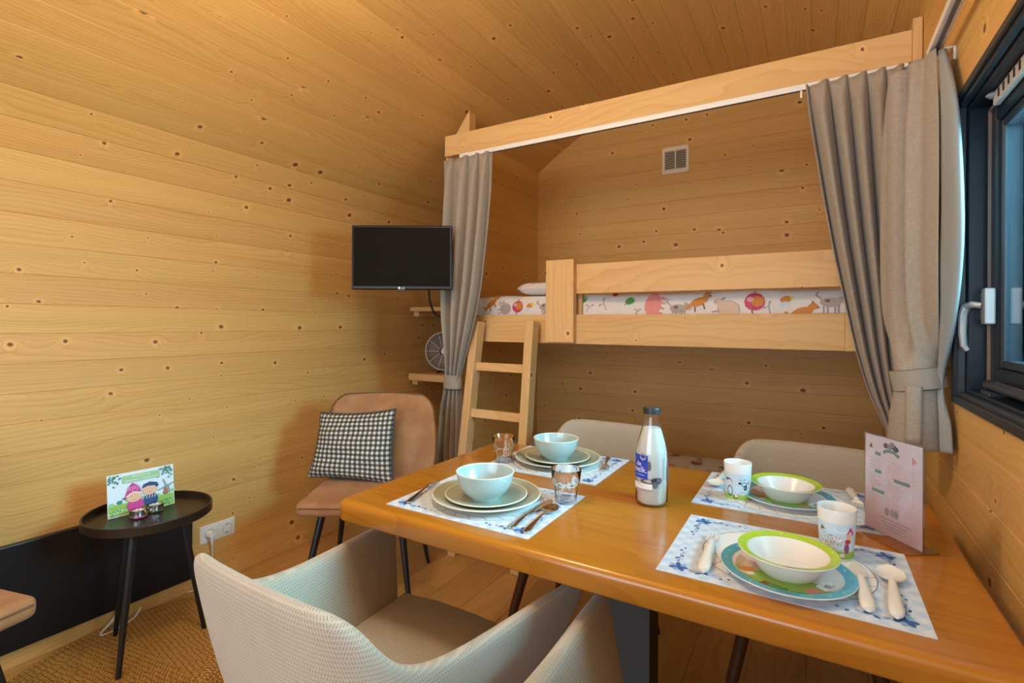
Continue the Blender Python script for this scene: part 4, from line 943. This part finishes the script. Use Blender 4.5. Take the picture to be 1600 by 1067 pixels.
def cutlery(name, kind, label, loc, rz, mat, group, kid=False):
    t = thing(name, label, kind, loc, rz, group)
    if kid: hs = [(0, .003, .0058, .008, 0), (.004, .0075, .006, .010, 0), (.016, .0092, .0065, .011, 0), (.045, .0080, .0072, .011, 0), (.075, .0055, .0090, .009, 0), (.090, .0048, .0105, .007, 0)]
    else: hs = [(0, .003, .0028, .003, 0), (.004, .0075, .003, .0036, 0), (.016, .0088, .0032, .0036, 0), (.05, .0062, .0062, .0036, 0), (.09, .0036, .0092, .0034, 0), (.118, .0030, .0098, .0034, 0)]
    ribbon(MB(), hs).build('handle', mat, t, smooth=60)
    y0, z0 = hs[-1][0], hs[-1][2]
    if kind == 'fork':
        L_ = .022 if not kid else .014; wd = .0115 if not kid else .0105
        h_ = ribbon(MB(), [(y0 - .002, .003, z0, .0028, 0), (y0 + .006, .006, z0 - .001, .0026, .0008), (y0 + .012, wd * .95, z0 - .002, .0024, .0014), (y0 + L_, wd, z0 - .0035, .0022, .0016)]).build('head', mat, t, smooth=60)
        for k in range(4):
            x = -wd * .80 + k * wd * .533; MB().tube([(x, y0 + L_ - .001, z0 - .0045), (x, y0 + L_ + .018, z0 - .0060), (x * .98, y0 + L_ + (.040 if not kid else .026), z0 - .0035)], [.0017, .0015, .0009], 8).build('tine', mat, h_, smooth=60)
    elif kind == 'spoon':
        s = 1. if not kid else .8; bw = .0205 if not kid else .019
        ribbon(MB(), [(y0 - .002, .003, z0, .0026, 0)] + [(y0 + .062 * s * q, max(.0042 * (q < .5) + .0015, bw * math.sqrt(max(0., 1 - ((q - .53) / .50) ** 2))), z0 - .0035 * math.sin(PI * q) * .5, .0022 if not kid else .0034, .0058 * math.sin(PI * q)) for q in (.02, .05, .09, .14, .20, .27, .35, .43, .5, .58, .66, .74, .81, .87, .92, .96, .985, 1.)], 10).build('bowl', mat, t, smooth=75)
    else:
        if kid: st_ = [(y0 - .002, .0048, z0, .005, 0), (y0 + .012, .0085, z0 - .003, .004, 0), (y0 + .03, .0105, z0 - .005, .0035, 0), (y0 + .05, .0100, z0 - .006, .003, 0), (y0 + .060, .006, z0 - .006, .003, 0), (y0 + .064, .002, z0 - .006, .002, 0)]
        else: st_ = [(y0 - .03, .0045, .006, .0035, 0), (y0, .0065, .0055, .0028, 0), (y0 + .02, .0092, .005, .0022, 0), (y0 + .07, .0098, .0042, .0018, 0), (y0 + .09, .0070, .0042, .0016, 0), (y0 + .1, .0015, .0042, .0012, 0)]
        ribbon(MB(), st_).build('blade', mat, t, smooth=60)
    return t
GS, GK = 'steel cutlery', 'white child cutlery'
cutlery('table_fork', 'fork', 'steel fork left of the near bowl stack', (-.905, 1.003, MT), R(14), M_STEEL, GS)
cutlery('table_knife', 'knife', 'steel knife right of the near plates, beside the spoon', (-.595, 1.000, MT), R(0), M_STEEL, GS)
cutlery('table_spoon', 'spoon', 'steel spoon lying right of the knife, its bowl near the tumbler', (-.553, .995, MT), R(4), M_STEEL, GS)
cutlery('table_fork', 'fork', 'steel fork at the far left setting, tines towards the bottle side', (-.622, 1.712, MT), R(196), M_STEEL, GS).location = (-.618, 1.716, MT)
cutlery('table_knife', 'knife', 'steel knife at the far left setting, beside the farther tumbler', (-.898, 1.715, MT), R(180), M_STEEL, GS)
M_KID = flat('pearl_white_plastic', (.78, .74, .68), .22)
cutlery('child_fork', 'fork', 'white plastic fork left of the nearest child plate', (-.176, 1.008, MT), R(3), M_KID, GK, True).scale = (1.25, 1.45, 1.3)
cutlery('child_knife', 'knife', 'white plastic knife beside the nearest child plate', (.080, 1.010, MT), R(2), M_KID, GK, True).scale = (1.25, 1.2, 1.3)
cutlery('child_spoon', 'spoon', 'white plastic spoon at the right of the nearest child setting', (.117, 1.010, MT), R(-3), M_KID, GK, True).scale = (1.2, 1.35, 1.3)
cutlery('child_spoon', 'spoon', 'white plastic spoon at the far child setting, left of its cup', (-.232, 1.716, MT), R(176), M_KID, GK, True).scale = (1.2, 1.2, 1.3)
cutlery('child_fork', 'fork', 'white plastic fork at the far child setting, near the menu', (.090, 1.722, MT), R(185), M_KID, GK, True).scale = (1.2, 1.2, 1.3)

# children's dishes
def kid_plate(label, x, y):
    t = thing('child_plate', label, 'plate', (x, y, MT), group='aqua rimmed child plates')
    MB().lathe([(0, .001), (.068, .001), (.072, 0), (.076, .002), (.092, .010), (.1125, .0150), (.1130, .0165), (.112, .0172), (.091, .0135), (.074, .0055), (0, .005)], 72).build('plate_body', M_MEL, t, smooth=35)
    MB().lathe([(.0925, .0142), (.1122, .0176)], 72).build('rim_band', M_AQUA, t, smooth=60)
    def zp(r_): return .0053 if r_ < .074 else (.0055 + (r_ - .074) * .47 if r_ < .0915 else .0143 + (r_ - .0925) * .173)
    p = Print(lambda x_, y_, h: (x_, y_, zp(math.hypot(x_, y_)) + .0002 + h * .3))
    def sector(a0, a1, r0, r1, m_):
        rs = [r0] + [q for q in (.066, .074, .082) if r0 < q < r1] + [r1]; n_ = max(1, round((a1 - a0) / .12)); h0 = p.h
        for ra, rb in zip(rs[:-1], rs[1:]):
            for k in range(n_):
                t0, t1 = a0 + (a1 - a0) * k / n_, a0 + (a1 - a0) * (k + 1) / n_; p.h = h0
                p.add([(ra * math.cos(t0), ra * math.sin(t0)), (rb * math.cos(t0), rb * math.sin(t0)), (rb * math.cos(t1), rb * math.sin(t1)), (ra * math.cos(t1), ra * math.sin(t1))], K[m_])
    sector(R(-165), R(-20), .040, .089, 'grass'); sector(R(160), R(200), .045, .086, 'cream'); sector(R(188), R(206), .055, .084, 'orange'); sector(R(-122), R(-96), .060, .086, 'brown')
    sector(R(-112), R(-84), .062, .082, 'green'); sector(R(-60), R(-38), .058, .084, 'pink'); sector(R(-32), R(2), .055, .088, 'white'); sector(R(-22), R(-10), .064, .080, 'grey'); sector(R(-82), R(-66), .070, .086, 'leaf'); sector(R(206), R(216), .06, .085, 'white')
    for k in range(20):
        a_ = 2 * PI * k / 20 + .1; p.add(ell(.103 * math.cos(a_), .103 * math.sin(a_), .0035, .0014, a_ + k, 8), K[['yellow', 'white', 'yellow', 'rose'][k % 4]])
    for k in range(9): a_ = -PI / 2 - .09 + .04 * k; p.add(ell(.1015 * math.cos(a_), .1015 * math.sin(a_), .0014, .0026, a_ + (k % 3) * .6, 6), K['navy'])
    p.build('print', t)
def kid_bowl(label, x, y):
    t = thing('child_bowl', label, 'bowl', (x, y, MT + .0056), group='lime rimmed child bowls')
    MB().lathe([(0, .001), (.040, .001), (.044, 0), (.048, .003), (.062, .024), (.068, .036), (.0845, .0415), (.0850, .0430), (.0840, .0438), (.0685, .0395), (.060, .026), (.046, .008), (0, .006)], 72).build('bowl_body', M_MEL, t, smooth=35)
    MB().lathe([(.0690, .0402), (.0842, .0443)], 72).build('rim_band', M_LIME, t, smooth=60)
    p = Print(lambda x_, y_, h: (x_, y_, .0405 + (math.hypot(x_, y_) - .069) * .27 + h * .3))
    for k in range(18):
        a_ = 2 * PI * k / 18; p.add(ell(.077 * math.cos(a_), .077 * math.sin(a_), .003, .0013, a_ + k * 1.3, 8), K[['yellow', 'white', 'sage', 'yellow'][k % 4]])
    for k in range(10): a_ = -PI / 2 + .0 + .05 * k; p.add(ell(.0765 * math.cos(a_), .0765 * math.sin(a_), .0014, .0026, a_ + (k % 3) * .6, 6), K[['brown', 'red', 'navy', 'green'][k % 4]])
    p.build('print', t)
kid_plate('aqua rimmed child plate nearest us at the right of the table', -.042, 1.082); kid_bowl('lime rimmed child bowl nearest us, on an aqua rimmed plate', -.040, 1.086)
kid_plate('aqua rimmed child plate at the far setting, behind the cow cup', -.058, 1.548); kid_bowl('lime rimmed child bowl at the far setting, beside the cow cup', -.062, 1.548)
def cup(label, x, y, ang, scene_):
    t = thing('child_cup', label, 'cup', (x, y, MT), group='printed child cups')
    MB().lathe([(0, .002), (.026, .002), (.028, 0), (.0292, .003), (.0352, .098), (.0348, .0995), (.0340, .0985), (.0278, .006), (0, .005)], 56).build('cup_body', M_MEL, t, smooth=40)
    def f_(x_, y_, h):
        r_ = .0292 + (y_ - .003) / .095 * .006 + h * .5 + .00005; a_ = ang + x_ / .032; return (r_ * math.cos(a_), r_ * math.sin(a_), y_)
    p = Print(f_)
    p.strip(-.1, .004, .1, .074, K['sky'], 48); p.strip(-.1, .004, .1, .019, K['grass'], 48)
    for k in range(16): p.add(ell(-.095 + k * .0125, .019 + .002 * (k % 2), .006, .004, 0, 10), K[['grass', 'sage'][k % 2]])
    if scene_ == 'cow':
        p.add(ell(.012, .038, .016, .020, .1), K['white']); p.add(ell(.018, .047, .007, .006), K['black']); p.add(ell(.022, .038, .005, .007), K['black']); p.add(ell(.007, .05, .004, .003), K['black']); p.add(ell(.013, .021, .010, .006), K['pink']); p.add(ell(.014, .059, .008, .002, .1), K['black'])
        p.add(ell(-.020, .047, .009, .009), K['skin']); p.add([(-.031, .052), (-.028, .062), (-.017, .060), (-.010, .053), (-.012, .051), (-.024, .056)], K['navy']); p.add(ell(-.019, .027, .008, .015), K['navy']); p.add(ell(-.004, .013, .006, .006), K['brown']); p.add(ell(-.002, .016, .004, .004), K['white']); p.add(ell(.03, .05, .004, .005), K['pink'])
    else:
        for x_, y_, r_ in ((-.016, .042, .011), (-.005, .034, .010), (.006, .030, .011), (-.012, .027, .009), (.004, .044, .008), (-.021, .031, .007)):
            p.add(ell(x_, y_, r_, r_ * .85), K['grey']); p.add(ell(x_, y_, r_ * .92, r_ * .78), K['white']); p.add(ell(x_ - .003, y_ + .003, .001), K['black']); p.add(ell(x_ + .003, y_ + .003, .001), K['black'])
        p.add([(-.026, .066), (-.020, .060), (-.004, .050), (-.010, .048), (-.022, .052), (-.028, .056)], K['brown']); p.add(ell(.010, .062, .012, .005), K['white'])
        p.add([(.018, .052), (.026, .070), (.034, .056), (.030, .050)], K['fuchsia']); p.add(ell(.024, .050, .006, .006), K['skin']); p.add(ell(.022, .040, .006, .005), K['red']); p.add(ell(.020, .026, .005, .010), K['purple']); p.add(ell(-.008, .017, .007, .005), K['orange']); p.add(ell(.012, .012, .005, .004), K['white'])
    p.build('print', t)
cup('white child cup printed with a cow, at the far child setting', -.174, 1.497, -1.50, 'cow'); cup('white child cup printed with white sheep, behind the nearest child plate', .043, 1.235, -1.66, 'sheep')

# milk bottle
MI = thing('milk_bottle', 'glass milk bottle with black cap and blue label, mid table', 'bottle', (-.366, 1.348, TZ))
out = [(0, .0), (.034, .0), (.0395, .003), (.0415, .008), (.0415, .118), (.0408, .135), (.037, .158), (.0305, .182), (.0245, .202), (.0215, .214), (.0200, .224), (.0200, .238)]
inn = [(max(0, r_ - .0022), z) for r_, z in out[4:]][::-1]
MB().lathe(out + [(.0178, .238)] + inn[1:] + [(.0393, .012), (.036, .006), (0, .005)], 56).build('glass_body', M_GLASS, MI, smooth=40)
MB().lathe([(0, .0052), (.0355, .0062), (.0391, .0122), (.0391, .118), (.0384, .135), (.0346, .158), (.0281, .182), (.0226, .199), (0, .199)], 48).build('milk', M_MILK, MI, smooth=40)
MB().lathe([(0, .2525), (.0205, .2525), (.0222, .251), (.0225, .249), (.0225, .236), (.0206, .236)], 44, rad=lambda r_, z, q: r_ * (1 + .012 * math.sin(30 * q)) if r_ > .0224 else r_).build('cap', flat('dark_cap', (.018, .025, .03), .4), MI, smooth=40)
BANG = R(-75)      # the side that faces the room
def bm_(x, y, h):
    r_ = .0415 if y < .118 else .0415 - (y - .118) * .045
    a_ = BANG + x / .0415; return ((r_ + .0003 + h * .5) * math.cos(a_), (r_ + .0003 + h * .5) * math.sin(a_), y)
p = Print(bm_)
p.strip(-.075, .072, -.010, .132, K['blue'], 20); p.add(ell(-.0235, .1285, .0095), K['silver']); p.add(ell(-.0235, .1285, .0075), K['grey'])
p.text('de', .017, -.036, .1035, K['white'], 'CENTER'); p.text('melk.', .021, -.0335, .0875, K['white'], 'CENTER'); p.strip(-.045, .080, -.018, .0812, K['sky'], 6)
p.add([(-.010, .094), (-.004, .094), (-.001, .102), (-.002, .112), (-.005, .118), (-.010, .116)], K['slate'])
p.add(ell(-.008, .066, .022, .006), K['slate']); p.add(ell(.012, .068, .014, .009), K['slate']); p.add(ell(.009, .058, .007, .009), K['slate']); p.add(ell(.020, .071, .007, .006), K['slate'])
p.strip(-.07, .046, .002, .060, K['white'], 16); p.strip(-.07, .040, .002, .046, K['taupe'], 16)
for k in range(3): p.strip(-.05, .0565 - k * .003, -.028 + .006 * k, .0573 - k * .003, K['slate'], 5)
for k in range(16): p.add(rect(.033, .072 + k * .0035, .037 + (.002 if k < 9 else 0), .074 + k * .0035), K['silver'])
p.add([(.050, .07), (.056, .06), (.062, .075), (.060, .10), (.054, .112), (.050, .10)], K['slate'])
p.build('label', MI)

# acrylic menu stand
ME = thing('menu_stand', 'clear acrylic stand with a pink menu sheet, at the right end of the table', 'menu stand', (.1505, 1.3895, TZ), math.atan2(-.804, .595))
MB().box(-.0765, .0765, -.0015, .0, .003, .222, .0004, 1).build('front_sheet', M_ACRYL, ME); MB().box(-.0765, .0765, .0016, .0031, .003, .222, .0004, 1).build('rear_sheet', M_ACRYL, ME)
MB().box(-.0765, .0765, -.038, .038, 0, .003, .0004, 1).build('foot', M_ACRYL, ME)
def paper():
    g = G('menu_paper'); z = g.xyz(g.n('TexCoord').outputs['Object'])[2]
    n_ = g.n('TexNoise', Vector=g.n('TexCoord').outputs['Object'], Scale=12., Detail=3.).outputs[0]
    c = g.mix(g.smooth(g.m('ADD', z, g.m('MULTIPLY', n_, .08)), .03, .17), (.62, .38, .38), (.78, .70, .76)); g.set(Base_Color=g.mix(g.smooth(n_, .5, .75), c, (.80, .80, .84)), Roughness=.5); return g.mat
MB().box(-.0735, .0735, .0004, .0012, .006, .2195).build('menu_sheet', paper(), ME)
p = Print(lambda x, y, h: (x, .0003 - h * .2, y))
p.add([(-.062, .190), (-.052, .191), (-.057, .202)], K['brown']); p.add([(.050, .176), (.050, .196), (.062, .186)], K['rose'])
p.add([(-.025, .190), (-.012, .196), (.004, .196), (.020, .188), (.016, .182), (.003, .189), (-.012, .189), (-.022, .183)], K['teal'])
for x_, y_, c_ in ((-.016, .203, 'brown'), (-.006, .202, 'taupe'), (.004, .204, 'brown'), (.010, .200, 'slate'), (.0, .208, 'taupe')): p.add(ell(x_, y_, .007, .006), K[c_])
for x_, y_, w_ in ((-.046, .176, .016), (-.046, .136, .018), (.005, .128, .040), (-.054, .092, .034)): p.add(rect(x_, y_, x_ + w_, y_ + .008), K['teal'])
rr = random.Random(5)
for x_, y_, n_ in ((-.060, .168, 5), (-.060, .128, 5), (-.060, .084, 4), (.0, .168, 7), (.0, .118, 6), (.0, .078, 3)):
    for k in range(n_): w_ = rr.uniform(.018, .034); p.add(rect(x_, y_ - k * .0055, x_ + w_, y_ - k * .0055 + .0014), K['rose']); p.add(rect(x_ + .05, y_ - k * .0055, x_ + .056, y_ - k * .0055 + .0014), K['rose'])
for k in range(4): p.add(rect(-.030 + .004 * k, .040 - k * .007, .048 - .008 * k, .042 - k * .007), K['taupe'])
for x_, c_ in ((-.012, 'taupe'), (.002, 'grey'), (.012, 'taupe')): p.add(ell(x_, .058, .006, .009), K[c_])
p.build('menu_print', ME)
